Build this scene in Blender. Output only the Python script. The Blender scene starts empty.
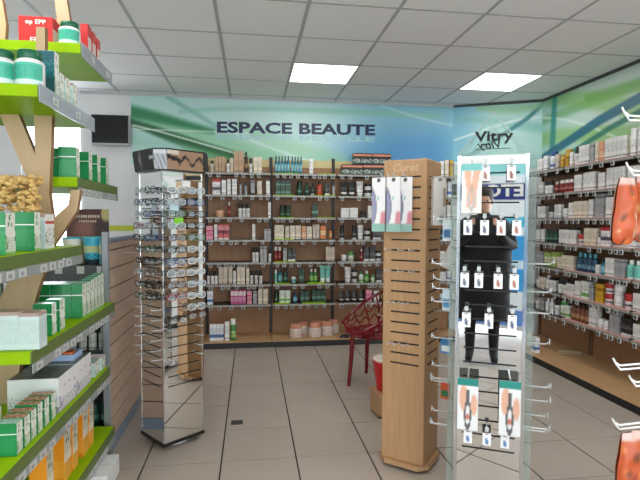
import bpy, bmesh, math, random
import numpy as np
from mathutils import Matrix, Vector
random.seed(7); np.random.seed(7)
sc = bpy.context.scene
COL = sc.collection
PI = math.pi
# ------------------------------------------------------------------ camera
CAMH, FPX = 1.37, 487.0
yaw, pit, rol = .14, .0401, -.0043
cf = np.array([math.sin(yaw)*math.cos(pit), math.cos(yaw)*math.cos(pit), -math.sin(pit)])
cr = np.array([math.cos(yaw), -math.sin(yaw), 0.0]); cd = np.cross(cf, cr)
cr, cd = math.cos(rol)*cr+math.sin(rol)*cd, -math.sin(rol)*cr+math.cos(rol)*cd
CO = np.array([0, 0, CAMH])
def ray(x, y): return cf+(x-320)/FPX*cr+(y-240)/FPX*cd
def atZ(x, y, z=0.0): v = ray(x, y); return CO+v*(z-CAMH)/v[2]
def atY(x, y, Y): v = ray(x, y); return CO+v*Y/v[1]
def atX(x, y, X): v = ray(x, y); return CO+v*X/v[0]
def pj(P):
    P = np.asarray(P, float)-CO; z = P@cf
    return np.stack([320+FPX*(P@cr)/z, 240+FPX*(P@cd)/z], -1)
cam_d = bpy.data.cameras.new('camera'); cam = bpy.data.objects.new('camera', cam_d); COL.objects.link(cam)
cam_d.sensor_width = 36; cam_d.lens = 36*FPX/640; cam_d.clip_start = .02
cam.matrix_world = Matrix(((cr[0], -cd[0], -cf[0], 0), (cr[1], -cd[1], -cf[1], 0), (cr[2], -cd[2], -cf[2], CAMH), (0, 0, 0, 1)))
sc.camera = cam
# ------------------------------------------------------------------ world, light, exposure
w = bpy.data.worlds.new('sky'); sc.world = w; w.use_nodes = True
bg = w.node_tree.nodes['Background']; bg.inputs[0].default_value = (.97, .965, 1, 1); bg.inputs[1].default_value = 5.0
sc.view_settings.view_transform = 'Standard'; sc.view_settings.look = 'None'
sc.view_settings.gamma = 1; sc.view_settings.use_curve_mapping = False
sc.view_settings.exposure = 0.92
PANEL_W = 3.0
try:
    sc.cycles.use_denoising = True; sc.cycles.max_bounces = 10; sc.cycles.transparent_max_bounces = 24
    sc.cycles.sample_clamp_indirect = 6; sc.cycles.caustics_reflective = False; sc.cycles.caustics_refractive = False
except Exception: pass
CEIL = CAMH+1.3987
XL, XR, YB, YF = -3.0, 3.33, 5.68, -2.6      # room: left, right, back, shop front
def area(name, loc, rot, sx, sy, power, portal=False, col=(1, 1, 1)):
    l = bpy.data.lights.new(name, 'AREA'); l.shape = 'RECTANGLE'; l.size = sx; l.size_y = sy; l.energy = power; l.color = col
    o = bpy.data.objects.new(name, l); COL.objects.link(o); o.location = loc; o.rotation_euler = rot
    if portal: l.cycles.is_portal = True
    return o
area('shop_front_portal', (0.1, YF-.02, 1.3), (PI/2, 0, PI), 5.4, 2.4, 1, True).rotation_euler = (-PI/2, 0, PI)
area('window_portal', (-2.14, YB+.1, 1.6), (-PI/2, 0, 0), .64, 1.5, 1, True)
# ------------------------------------------------------------------ materials
def s1(c): c /= 255.; return c/12.92 if c <= .04045 else ((c+.055)/1.055)**2.4
def S(r, g, b): return (s1(r), s1(g), s1(b), 1)
MATS = {}
def mat(name, col, rough=.5, metal=0., trans=0., emis=0., noise=0., nscale=20, bump=0., stretch=None, alpha=1., ior=None, coat=0., spec=None):
    if name in MATS: return MATS[name]
    m = bpy.data.materials.new(name); m.use_nodes = True; nt = m.node_tree; b = nt.nodes['Principled BSDF']
    b.inputs['Base Color'].default_value = col; b.inputs['Roughness'].default_value = rough; b.inputs['Metallic'].default_value = metal
    b.inputs['Transmission Weight'].default_value = trans; b.inputs['Alpha'].default_value = alpha
    if spec is not None: b.inputs['Specular IOR Level'].default_value = spec
    if coat: b.inputs['Coat Weight'].default_value = coat
    if ior: b.inputs['IOR'].default_value = ior
    if emis: b.inputs['Emission Color'].default_value = col; b.inputs['Emission Strength'].default_value = emis
    if noise or bump:
        tc = nt.nodes.new('ShaderNodeTexCoord'); mp = nt.nodes.new('ShaderNodeMapping'); nz = nt.nodes.new('ShaderNodeTexNoise')
        nt.links.new(tc.outputs['Object'], mp.inputs[0]); nt.links.new(mp.outputs[0], nz.inputs[0])
        if stretch: mp.inputs['Scale'].default_value = stretch
        nz.inputs['Scale'].default_value = nscale; nz.inputs['Detail'].default_value = 5
        if noise:
            r = nt.nodes.new('ShaderNodeValToRGB'); e = r.color_ramp.elements
            e[0].position = .3; e[1].position = .7
            e[0].color = tuple(c*(1-noise) for c in col[:3])+(1,); e[1].color = tuple(min(1, c*(1+noise)) for c in col[:3])+(1,)
            nt.links.new(nz.outputs[0], r.inputs[0]); nt.links.new(r.outputs[0], b.inputs['Base Color'])
        if bump:
            bp = nt.nodes.new('ShaderNodeBump'); bp.inputs['Strength'].default_value = bump; bp.inputs['Distance'].default_value = .004
            nt.links.new(nz.outputs[0], bp.inputs['Height']); nt.links.new(bp.outputs[0], b.inputs['Normal'])
    MATS[name] = m; return m
def pane_mat(name, col, clear=.85, rough=.02):
    if name in MATS: return MATS[name]
    m = bpy.data.materials.new(name); m.use_nodes = True; nt = m.node_tree; nt.nodes.clear()
    o = nt.nodes.new('ShaderNodeOutputMaterial'); mx = nt.nodes.new('ShaderNodeMixShader'); t = nt.nodes.new('ShaderNodeBsdfTransparent')
    p = nt.nodes.new('ShaderNodeBsdfPrincipled'); p.inputs['Base Color'].default_value = col; p.inputs['Roughness'].default_value = rough
    t.inputs[0].default_value = tuple(.5+.5*c for c in col[:3])+(1,)
    mx.inputs[0].default_value = 1-clear
    nt.links.new(t.outputs[0], mx.inputs[1]); nt.links.new(p.outputs[0], mx.inputs[2]); nt.links.new(mx.outputs[0], o.inputs[0])
    MATS[name] = m; return m
def vcol(name='printed card', rough=.45):
    if name in MATS: return MATS[name]
    m = bpy.data.materials.new(name); m.use_nodes = True; nt = m.node_tree; b = nt.nodes['Principled BSDF']
    a = nt.nodes.new('ShaderNodeAttribute'); a.attribute_name = 'Col'; nt.links.new(a.outputs['Color'], b.inputs['Base Color'])
    b.inputs['Roughness'].default_value = rough; MATS[name] = m; return m
def pack(name, base, bands=(), text=None, tz=(.3, .7), rough=.4, blob=None, ts=(9, 9, 26)):
    """print on a package: colour bands by height (generated coordinates), rows of small lettering, a blob mark"""
    if name in MATS: return MATS[name]
    m = bpy.data.materials.new(name); m.use_nodes = True; nt = m.node_tree; b = nt.nodes['Principled BSDF']; N = nt.nodes.new; L = nt.links.new
    b.inputs['Roughness'].default_value = rough
    tc = N('ShaderNodeTexCoord'); sp = N('ShaderNodeSeparateXYZ'); L(tc.outputs['Generated'], sp.inputs[0])
    def math_(op, a, bb, clamp=False):
        n = N('ShaderNodeMath'); n.operation = op; n.use_clamp = clamp
        for k, x in enumerate((a, bb)):
            if x is None: continue
            if isinstance(x, (int, float)): n.inputs[k].default_value = x
            else: L(x, n.inputs[k])
        return n.outputs[0]
    def between(v, a, c): return math_('MULTIPLY', math_('GREATER_THAN', v, a), math_('LESS_THAN', v, c))
    rgb = N('ShaderNodeRGB'); rgb.outputs[0].default_value = base; cur = rgb.outputs[0]
    def mix(fac, col):
        nonlocal cur
        x = N('ShaderNodeMix'); x.data_type = 'RGBA'; L(fac, x.inputs['Factor']); L(cur, x.inputs['A']); x.inputs['B'].default_value = col; cur = x.outputs['Result']
    for z0, z1, c in bands: mix(between(sp.outputs['Z'], z0, z1), c)
    if blob:
        c, z0, z1 = blob
        mp = N('ShaderNodeMapping'); L(tc.outputs['Generated'], mp.inputs[0]); mp.inputs['Scale'].default_value = (3, 3, 4)
        vo = N('ShaderNodeTexVoronoi'); L(mp.outputs[0], vo.inputs[0]); vo.inputs['Scale'].default_value = 1.3
        mix(math_('MULTIPLY', math_('LESS_THAN', vo.outputs['Distance'], .33), between(sp.outputs['Z'], z0, z1)), c)
    if text:
        mp = N('ShaderNodeMapping'); L(tc.outputs['Generated'], mp.inputs[0]); mp.inputs['Scale'].default_value = ts
        nz = N('ShaderNodeTexNoise'); L(mp.outputs[0], nz.inputs[0]); nz.inputs['Scale'].default_value = 1; nz.inputs['Detail'].default_value = 1
        mix(math_('MULTIPLY', math_('GREATER_THAN', nz.outputs[0], .56), between(sp.outputs['Z'], tz[0], tz[1])), text)
    L(cur, b.inputs['Base Color']); MATS[name] = m; return m
M_white = mat('white paint', S(228, 228, 226), .6)
M_wall = mat('wall paint', S(222, 222, 222), .7, noise=.015, nscale=6)
M_tile = mat('ceiling tile', S(240, 240, 242), .9, noise=.02, nscale=60)
M_grid = mat('ceiling grid', S(178, 179, 182), .6)
M_floor = mat('floor tile', S(177, 163, 151), .3, noise=.035, nscale=4)
M_grout = mat('floor grout', S(52, 46, 42), .8)
M_brown = mat('brown shelf panel', S(160, 118, 84), .55, noise=.08, nscale=9, stretch=(3, 3, .35))
M_base = mat('base shelf wood', S(190, 150, 108), .5, noise=.07, nscale=8, stretch=(.4, 3, 3))
M_cream = mat('cream panel', S(214, 196, 142), .6)
M_plinth = mat('dark plinth', S(24, 26, 30), .45)
M_dark = mat('dark metal', S(46, 42, 40), .45)
M_black = mat('black plastic', S(16, 16, 17), .35)
M_slot = mat('black slot plastic', S(12, 11, 11), .6)  # plain black strips laid on as the display slots
M_rail = mat('price rail', S(150, 148, 142), .35)
M_tagw = mat('price tag white', S(200, 200, 198), .5)
M_tagd = mat('price tag screen', S(70, 70, 72), .4)
M_lime = mat('lime shelf', S(150, 190, 6), .6, spec=.15)
M_olive = mat('olive shelf lip', S(96, 114, 56), .5)
M_ply = mat('plywood', S(188, 158, 122), .55, noise=.05, nscale=10, stretch=(4, 4, .4))
M_plye = mat('plywood edge', S(150, 110, 78), .6, noise=.12, nscale=30, stretch=(6, .4, .4))
M_oak = mat('oak veneer', S(182, 142, 102), .5, noise=.10, nscale=14, stretch=(6, 6, .28))
M_slat = mat('slatwall board', S(196, 168, 146), .5, noise=.06, nscale=8, stretch=(3, .5, 3))
M_bluegrey = mat('blue grey trim', S(128, 142, 160), .45)
M_alu = mat('aluminium post', S(168, 172, 180), .38, metal=.6)
M_mirror = mat('mirror', (.9, .92, .92, 1), .015, metal=1.)
M_chrome = mat('chrome', S(215, 218, 220), .15, metal=1.)
M_clear = mat('clear plastic', S(236, 240, 240), .12, trans=.35)
M_acryl = pane_mat('clear acrylic', S(222, 236, 231), .9, .03)
M_glass = pane_mat('window glass', S(230, 240, 240), .94, .01)
M_led = mat('light diffuser', S(255, 255, 252), .5, emis=2.2)
M_red = mat('red plastic', S(112, 8, 20), .22)
M_redb = mat('red bucket', S(205, 22, 34), .3)
M_skin = mat('skin', S(205, 160, 135), .5)
M_jack = mat('black jacket', S(14, 14, 16), .8)
M_hair = mat('dark hair', S(38, 26, 20), .6)
M_navy = mat('navy', S(22, 36, 78), .45)
M_print = vcol()
# ------------------------------------------------------------------ mesh helpers
class MB:
    def __init__(s): s.v = []; s.f = []; s.m = []
    def add(s, vs, fs, m=0):
        o = len(s.v); s.v += [tuple(p) for p in vs]
        for k, f in enumerate(fs): s.f.append([i+o for i in f]); s.m.append(m[k] if isinstance(m, (list, tuple)) else m)
        return s
    def box(s, x0, x1, y0, y1, z0, z1, m=0):    # face order: front(-y) right(+x) back left top bottom
        vs = [(x0, y0, z0), (x1, y0, z0), (x1, y1, z0), (x0, y1, z0), (x0, y0, z1), (x1, y0, z1), (x1, y1, z1), (x0, y1, z1)]
        return s.add(vs, [(0, 1, 5, 4), (1, 2, 6, 5), (2, 3, 7, 6), (3, 0, 4, 7), (4, 5, 6, 7), (3, 2, 1, 0)], m)
    def lathe(s, prof, seg=12, cx=0, cy=0, m=0, sx=1, sy=1):
        o = []; n = len(prof); fs = []; ms = []
        for r, z in prof:
            for k in range(seg): a = 2*PI*k/seg; o.append((cx+sx*r*math.cos(a), cy+sy*r*math.sin(a), z))
        for i in range(n-1):
            for k in range(seg):
                fs.append((i*seg+k, i*seg+(k+1) % seg, (i+1)*seg+(k+1) % seg, (i+1)*seg+k)); ms.append(m[i] if isinstance(m, (list, tuple)) else m)
        fs.append(tuple(range(seg-1, -1, -1))); ms.append(ms[0]); fs.append(tuple(range((n-1)*seg, n*seg))); ms.append(ms[-2])
        return s.add(o, fs, ms)
    def tube(s, pts, r, seg=6, m=0, closed=False):
        P = [Vector(p) for p in pts]; n = len(P); o = []; fs = []
        up = Vector((0, 0, 1)); prev = None
        for i in range(n):
            if closed: t = (P[(i+1) % n]-P[i-1]).normalized()
            else: t = (P[min(i+1, n-1)]-P[max(i-1, 0)]).normalized()
            if prev is None: a = t.cross(up if abs(t.dot(up)) < .95 else Vector((1, 0, 0))).normalized()
            else: a = (prev-t*prev.dot(t)).normalized()
            prev = a; b = t.cross(a); rr = r[i] if isinstance(r, (list, tuple)) else r
            for k in range(seg): q = 2*PI*k/seg; o.append(P[i]+a*rr*math.cos(q)+b*rr*math.sin(q))
        for i in range(n if closed else n-1):
            j = (i+1) % n
            for k in range(seg): fs.append((i*seg+k, i*seg+(k+1) % seg, j*seg+(k+1) % seg, j*seg+k))
        if not closed: fs += [tuple(range(seg-1, -1, -1)), tuple(range((n-1)*seg, n*seg))]
        return s.add(o, fs, m)
    def prism(s, poly, f0, f1, m=0, mside=None):   # poly list of 2D; f0/f1 map 2D -> 3D for the two caps
        n = len(poly); vs = [f0(p) for p in poly]+[f1(p) for p in poly]
        fs = [tuple(range(n)), tuple(range(2*n-1, n-1, -1))]+[(i, i+n, (i+1) % n+n, (i+1) % n) for i in range(n)]
        return s.add(vs, fs, [m, m]+[m if mside is None else mside]*n)
    def mesh(s, name, mats, smooth=False, fix=False):
        me = bpy.data.meshes.new(name); me.from_pydata([tuple(map(float, p)) for p in s.v], [], s.f)
        for x in mats: me.materials.append(x)
        me.polygons.foreach_set('material_index', s.m)
        if fix:
            bm = bmesh.new(); bm.from_mesh(me); bmesh.ops.recalc_face_normals(bm, faces=bm.faces); bm.to_mesh(me); bm.free()
        if smooth:
            me.polygons.foreach_set('use_smooth', [True]*len(me.polygons))
            try: me.set_sharp_from_angle(angle=math.radians(40))
            except Exception: pass
        me.update(); return me
    def build(s, name, mats, parent=None, loc=(0, 0, 0), rz=0, smooth=False, fix=False):
        if not isinstance(mats, (list, tuple)): mats = [mats]
        return ob(name, s.mesh(name, mats, smooth, fix), parent, loc, rz)
def ob(name, me, parent=None, loc=(0, 0, 0), rz=0):
    o = bpy.data.objects.new(name, me); COL.objects.link(o); o.parent = parent; o.location = tuple(map(float, loc)); o.rotation_euler = (0, 0, rz); return o
def bevel(me, off=.0015, seg=1):
    bm = bmesh.new(); bm.from_mesh(me); bmesh.ops.bevel(bm, geom=list(bm.edges), offset=off, segments=seg, affect='EDGES', profile=.6); bm.to_mesh(me); bm.free(); return me
def bbox_(x0, x1, y0, y1, z0, z1, name, mats, parent=None, off=.003, loc=(0, 0, 0), rz=0, m=0, seg=1):
    if not isinstance(mats, (list, tuple)): mats = [mats]
    return ob(name, bevel(MB().box(x0, x1, y0, y1, z0, z1, m).mesh(name, mats), off, seg), parent, loc, rz)
def tag(o, label=None, cat=None, group=None, kind=None):
    if label: o['label'] = label
    if cat: o['category'] = cat
    if group: o['group'] = group
    if kind: o['kind'] = kind
    return o
def thing(name, label, cat, loc=(0, 0, 0), rz=0, group=None): return tag(ob(name, None, None, loc, rz), label, cat, group)
def struct(o, label=None, cat=None): return tag(o, label, cat, None, 'structure')
def textmesh(name, body, size, m, parent=None, sx=1., bold=0., ext=.001, align='CENTER', shear=0., fat=0.):
    cu = bpy.data.curves.new(name, 'FONT'); cu.body = body; cu.size = size; cu.extrude = ext; cu.offset = bold; cu.align_x = align; cu.align_y = 'CENTER'; cu.shear = shear
    cu.resolution_u = 3
    t = bpy.data.objects.new(name, cu); COL.objects.link(t)
    me = bpy.data.meshes.new_from_object(t.evaluated_get(bpy.context.evaluated_depsgraph_get()))
    bpy.data.objects.remove(t); me.materials.clear(); me.materials.append(m); me.name = name
    for v in me.vertices: v.co.x *= sx
    if fat:
        bm = bmesh.new(); bm.from_mesh(me)
        for dx, dy in ((1, 0), (.5, .6), (.5, -.6)):
            g = bmesh.ops.duplicate(bm, geom=[f for f in bm.faces if f.index < 10**9 and f.tag is False][:len(me.polygons)])
            vs_ = [e for e in g['geom'] if isinstance(e, bmesh.types.BMVert)]
            bmesh.ops.translate(bm, verts=vs_, vec=(dx*fat, dy*fat, 0))
        bm.to_mesh(me); bm.free()
    # stand the text up: local x stays, y -> z, facing -y
    for v in me.vertices: x, y, z = v.co; v.co = (x, -z, y)
    o = ob(name, me, parent); return o
def paint(name, P0, U, V, nu, nv, fn, thick=0., parent=None, m=None, nrm=None, loc=(0, 0, 0), rz=0, back=None, shape=None):
    """a printed panel: grid P0 + u*U + v*V, colour fn(u, v) in sRGB 0-255; with thickness it gets a back and edges"""
    P0, U, V = (np.array(q, float) for q in (P0, U, V))
    us, vs = np.linspace(0, 1, nu+1), np.linspace(0, 1, nv+1)
    uu, vv = np.meshgrid(us, vs)
    pts = P0+uu[..., None]*U+vv[..., None]*V
    if shape is not None: pts = pts+shape(uu, vv)
    col = np.asarray(fn(uu, vv, pts), float)/255.
    lin = np.where(col <= .04045, col/12.92, ((col+.055)/1.055)**2.4)
    b = MB(); b.v = [tuple(p) for p in pts.reshape(-1, 3)]
    for j in range(nv):
        for i in range(nu):
            k = j*(nu+1)+i; b.f.append([k, k+1, k+nu+2, k+nu+1]); b.m.append(0)
    cols = list(map(tuple, lin.reshape(-1, 3)))
    if thick:
        n = np.cross(U, V); n /= np.linalg.norm(n)
        ring = [i for i in range(nu+1)]+[(j+1)*(nu+1)-1 for j in range(1, nv+1)]+[nv*(nu+1)+i for i in range(nu-1, -1, -1)]+[j*(nu+1) for j in range(nv-1, 0, -1)]
        o = len(b.v); q = pts.reshape(-1, 3); c = back or (235, 235, 235); cl = tuple(s1(x) for x in c)
        b.v += [tuple(q[i]-n*thick) for i in ring]; cols += [cl]*len(ring)
        L = len(ring)
        for i in range(L): j = (i+1) % L; b.f.append([ring[j], ring[i], o+i, o+j]); b.m.append(0)
        b.f.append([o+i for i in range(L-1, -1, -1)]); b.m.append(0)
    me = b.mesh(name, [m or M_print])
    a = me.color_attributes.new('Col', 'FLOAT_COLOR', 'POINT')
    a.data.foreach_set('color', [x for c in cols for x in (*c, 1)])
    return ob(name, me, parent, loc, rz)
def sst(a, b, x): t = np.clip((x-a)/(b-a), 0, 1); return t*t*(3-2*t)
def lerp(c, d, t): t = np.asarray(t)[..., None]; return np.asarray(c)*(1-t)+np.asarray(d)*t
def ORD(n): return ['first', 'second', 'third', 'fourth', 'fifth', 'sixth', 'seventh', 'eighth', 'ninth', 'tenth', 'eleventh', 'twelfth', 'thirteenth', 'fourteenth', 'fifteenth', 'sixteenth', 'seventeenth', 'eighteenth', 'nineteenth', 'twentieth'][n]
# ================================================================== THE ROOM
fl = struct(MB().box(XL, XR+.1, YF-.1, YB+.1, -.06, -.006).build('floor', M_grout), 'beige ceramic tile floor with dark grout joints', 'floor')
TS, GX, GY = .426, -.171, 4.466
tme = bevel(MB().box(.0045, TS-.0045, .0045, TS-.0045, -.02, 0).mesh('floor_tile', [M_floor]), .0012)
i0, i1 = int((XL-GX)//TS), int((XR-GX)//TS)+1
for i in range(i0, i1):
    for j in range(-15, 3):
        x, y = GX+i*TS, GY+j*TS
        if y < YF: continue
        x1, y1 = min(x+TS, XR+.08), min(y+TS, YB+.08)
        if x >= XL and x1 == x+TS and y1 == y+TS: ob('floor_tile', tme, fl, (x, y, 0))
        else:
            xa = max(x, XL)
            if x1-xa > .03 and y1-y > .03: MB().box(xa+.0025, x1-.0025, y+.0025, y1-.0025, -.02, 0).build('floor_tile', M_floor, fl)
ce = struct(ob('ceiling', MB().box(XL, XR+.1, YF-.1, YB+.1, CEIL+.02, CEIL+.06).mesh('ceiling', [M_tile])), 'suspended ceiling of square grey-white tiles', 'ceiling')
CX, CY = -.8315, 3.162
LIGHTS = [(2, 2), (5, 2), (-1, -2), (2, -2), (5, -2), (-1, -6), (2, -6), (5, -6)]
cme = bevel(MB().box(.008, .592, .008, .592, 0, .015).mesh('ceiling_tile', [M_tile]), .003)
for i in range(-4, 8):
    for j in range(-10, 5):
        x, y = CX+.6*i, CY+.6*j
        if y+.6 < YF or (i, j) in LIGHTS: continue
        xa, xb, ya, yb = max(x, XL), min(x+.6, XR+.05), max(y, YF), min(y+.6, YB+.05)
        if xb-xa < .03 or yb-ya < .03: continue
        if xb-xa > .599 and yb-ya > .599: ob('ceiling_tile', cme, ce, (x, y, CEIL))
        else: MB().box(xa+.008, xb-.008, ya+.008, yb-.008, CEIL, CEIL+.015).build('ceiling_tile', M_tile, ce)
for i in range(-3, 8): MB().box(CX+.6*i-.012, CX+.6*i+.012, YF, YB+.05, CEIL-.003, CEIL+.02).build('grid_bar', M_grid, ce)
for j in range(-9, 5): MB().box(XL, XR+.05, CY+.6*j-.009, CY+.6*j+.009, CEIL-.002, CEIL+.019).build('grid_bar', M_grid, ce)
for n, (i, j) in enumerate(LIGHTS):
    x, y = CX+.6*i+.3, CY+.6*j+.3
    lab = {0: 'lit square ceiling panel light above the middle of the back shelves', 1: 'lit square ceiling panel light near the right wall corner'}.get(n, f'{ORD(n)} lit square ceiling panel light, above and behind the viewer')
    t = thing('ceiling_light', lab, 'light', (x, y, CEIL-.004), 0, 'square ceiling panel lights')
    MB().box(-.288, .288, -.288, .288, 0, .012).build('diffuser', M_led, t)
    fr = MB()
    for a in ((-.292, .292, -.292, -.286), (-.292, .292, .286, .292), (-.292, -.286, -.286, .286), (.286, .292, -.286, .286)): fr.box(*a, -.003, .012)
    fr.build('frame', M_white, t)
    area('panel_lamp', (x, y, CEIL-.012), (0, 0, 0), .56, .56, PANEL_W, col=(1, .985, .96))
# back wall with window, left wall, right wall, diagonal corner, shop front
WX0, WX1, WZ0, WZ1 = -2.46, -1.82, .85, 2.5
wb = MB()
for a in ((XL-.1, WX0, 0, CEIL), (WX1, XR+.1, 0, CEIL), (WX0, WX1, 0, WZ0), (WX0, WX1, WZ1, CEIL)): wb.box(a[0], a[1], YB, YB+.12, a[2], a[3])
struct(wb.build('wall_back', M_wall), 'white back wall with a bright window', 'wall')
win = struct(ob('window_1', None), 'bright window in the white back wall', 'window')
fr = MB()
for a in ((WX0, WX1, WZ0, WZ0+.04), (WX0, WX1, WZ1-.04, WZ1), (WX0, WX0+.04, WZ0+.04, WZ1-.04), (WX1-.04, WX1, WZ0+.04, WZ1-.04)): fr.box(a[0], a[1], YB+.03, YB+.08, a[2], a[3])
fr.build('window_frame', M_white, win); MB().box(WX0+.04, WX1-.04, YB+.05, YB+.056, WZ0+.04, WZ1-.04).build('pane', M_glass, win)
struct(MB().box(-1.84, -1.30, YB-.006, YB-.0005, 1.245, 1.305).build('trim_1', mat('lime wall stripe', S(186, 196, 40), .5)), 'lime green stripe along the white back wall', 'trim')
struct(MB().box(XL-.1, XL, YF-.1, YB+.1, 0, CEIL).build('wall_left', M_wall), 'plain white left wall', 'wall')
struct(MB().box(XR, XR+.1, YF-.1, YB+.1, 0, CEIL).build('wall_right', M_wall), 'right wall behind the shelves', 'wall')
dg = MB().prism([(2.42, YB), (XR, 5.25), (XR, YB)], lambda p: (p[0], p[1], 0), lambda p: (p[0], p[1], CEIL-.02)).build('wall_corner', M_wall, fix=True)
struct(dg, 'diagonal wall panel closing the far right corner', 'wall')
sf = struct(ob('wall_front', None), 'glazed shop front behind the viewer', 'wall')
m = MB()
for a in ((XL-.1, -2.6, 0, CEIL), (2.8, XR+.1, 0, CEIL), (-2.6, 2.8, 2.5, CEIL), (-2.6, 2.8, 0, .1)): m.box(a[0], a[1], YF-.12, YF, a[2], a[3])
m.build('front_wall', M_wall, sf)
for k in range(5): x = -2.6+k*1.35; MB().box(max(x-.03, -2.6), min(x+.03, 2.8), YF-.08, YF-.02, .1, 2.5).build('mullion', M_alu, sf)
for k in range(4): x = -2.6+k*1.35; MB().box(x+.03, x+1.32, YF-.055, YF-.049, .1, 2.5).build('pane', M_glass, sf)
M_gap = mat('painted gap shade', S(70, 72, 74), .7)  # dark strips: shade of the gap under the ceiling put into their colour
struct(MB().box(XR-.03, XR, YF, 5.25, CEIL-.026, CEIL-.001).build('gap_shade_1', M_gap), 'shadow gap painted as a dark strip between ceiling and right banner', 'trim')
struct(MB().prism([(2.42, YB-.03), (XR-.03, 5.25-.03), (XR, 5.25), (2.42, YB)], lambda p: (p[0], p[1], CEIL-.0265), lambda p: (p[0], p[1], CEIL-.0012)).build('gap_shade_2', M_gap, fix=True), 'shadow gap painted as a dark strip between ceiling and corner banner', 'trim')
struct(MB().box(-1.84, 2.42, YB-.02, YB, CEIL-.026, CEIL-.001).build('trim_4', mat('pale edge trim', S(190, 192, 194), .6)), 'pale trim between ceiling and back banner', 'trim')
# ------------------------------------------------------------------ printed header banners
def dpoly(px, py, pts):
    d = np.full(px.shape, 1e9); tt = np.zeros(px.shape); L = 0
    seg = [math.dist(pts[i], pts[i+1]) for i in range(len(pts)-1)]; T = sum(seg)
    for i in range(len(pts)-1):
        a, b = np.array(pts[i], float), np.array(pts[i+1], float); e = b-a
        t = np.clip(((px-a[0])*e[0]+(py-a[1])*e[1])/(e@e), 0, 1)
        q = np.hypot(px-a[0]-t*e[0], py-a[1]-t*e[1]); k = q < d
        tt = np.where(k, (L+t*seg[i])/T, tt); d = np.where(k, q, d); L += seg[i]
    return d, tt
def stroke(c, px, py, pts, w0, w1, col, op=1., soft=1.2):
    d, t = dpoly(px, py, pts); wd = w0+(w1-w0)*t
    return lerp(c, np.broadcast_to(np.array(col, float), c.shape), op*(1-sst(wd-soft*.5, wd+soft, d)))
def bezier(*p, n=14):
    p = [np.array(q, float) for q in p]; out = []
    for k in range(n+1):
        q = p; t = k/n
        while len(q) > 1: q = [q[i]*(1-t)+q[i+1]*t for i in range(len(q)-1)]
        out.append(tuple(q[0]))
    return out
def ban_back(u, v, pts):
    q = pj(pts); x, y = q[..., 0], q[..., 1]
    c = lerp((186, 222, 216), (196, 226, 224), sst(130, 260, x))
    c = lerp(c, (132, 192, 212), sst(300, 400, x)*.85)
    c = lerp(c, (74, 142, 196), sst(320, 430, x+(y-130)*1.2)*sst(105, 150, y)*.9)
    c = lerp(c, (150, 208, 216), sst(430, 470, x)*.8)
    c = stroke(c, x, y, bezier((150, 124), (190, 132), (225, 146), (270, 164)), 2, 13, (136, 200, 150), .65, 8)
    c = stroke(c, x, y, bezier((126, 111), (150, 115), (182, 124), (212, 131)), 5.5, 1.2, (40, 128, 78), .95, 5)
    c = stroke(c, x, y, bezier((128, 121), (155, 130), (182, 142), (240, 162)), 2.5, 8, (26, 92, 48), .95, 3)
    c = stroke(c, x, y, bezier((185, 148), (205, 154), (225, 160), (250, 168)), 1, 6, (70, 158, 70), .7, 4)
    c = stroke(c, x, y, bezier((132, 140), (170, 144), (200, 158), (230, 170)), 3, 6, (160, 212, 196), .7, 6)
    c = stroke(c, x, y, bezier((240, 125), (270, 140), (300, 152), (340, 165)), 2, 9, (150, 206, 160), .55, 8)
    c = stroke(c, x, y, [(168, 97), (190, 110), (216, 126)], 2.2, 1.6, (116, 182, 170), .6, 2)
    c = stroke(c, x, y, bezier((180, 112), (240, 104), (330, 112), (440, 116)), 1.6, 2.4, (140, 200, 178), .6, 2.5)
    c = stroke(c, x, y, [(132, 125), (158, 131), (245, 156)], .6, .6, (236, 246, 236), .9, .8)
    c = stroke(c, x, y, [(132, 129), (250, 133)], .5, .4, (230, 244, 232), .7, .8)
    c = stroke(c, x, y, bezier((230, 132), (270, 148), (300, 160), (345, 170)), .6, .6, (222, 242, 234), .8, 1)
    c = stroke(c, x, y, bezier((380, 105), (420, 120), (450, 125), (470, 128)), .8, .8, (196, 226, 230), .6, 1.5)
    return c
BZ0 = 1.98
bn = paint('wall_banner', (-1.315, YB-.012, BZ0), (3.735, 0, 0), (0, 0, CEIL-.028-BZ0), 330, 66, ban_back, .01)
struct(tag(bn), 'green and blue swoosh banner lettered ESPACE BEAUTE on the back wall', 'banner')
bn['kind'] = 'thing'
xs_all = None
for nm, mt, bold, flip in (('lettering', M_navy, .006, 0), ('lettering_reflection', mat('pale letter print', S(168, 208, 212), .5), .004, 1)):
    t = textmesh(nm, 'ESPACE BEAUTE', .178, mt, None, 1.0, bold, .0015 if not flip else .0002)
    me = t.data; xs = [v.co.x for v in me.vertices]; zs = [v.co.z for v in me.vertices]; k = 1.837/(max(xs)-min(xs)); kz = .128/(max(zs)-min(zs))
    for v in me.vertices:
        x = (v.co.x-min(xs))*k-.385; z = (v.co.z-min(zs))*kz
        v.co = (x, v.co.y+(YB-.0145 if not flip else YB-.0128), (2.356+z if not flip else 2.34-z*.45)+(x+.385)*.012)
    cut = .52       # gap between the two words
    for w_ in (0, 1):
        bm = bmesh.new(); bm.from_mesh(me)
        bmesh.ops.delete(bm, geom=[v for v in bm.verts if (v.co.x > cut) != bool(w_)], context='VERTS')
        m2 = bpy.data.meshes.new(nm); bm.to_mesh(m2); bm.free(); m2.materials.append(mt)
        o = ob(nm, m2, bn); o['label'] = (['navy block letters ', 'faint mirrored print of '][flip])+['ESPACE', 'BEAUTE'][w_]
    bpy.data.objects.remove(t)
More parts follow.
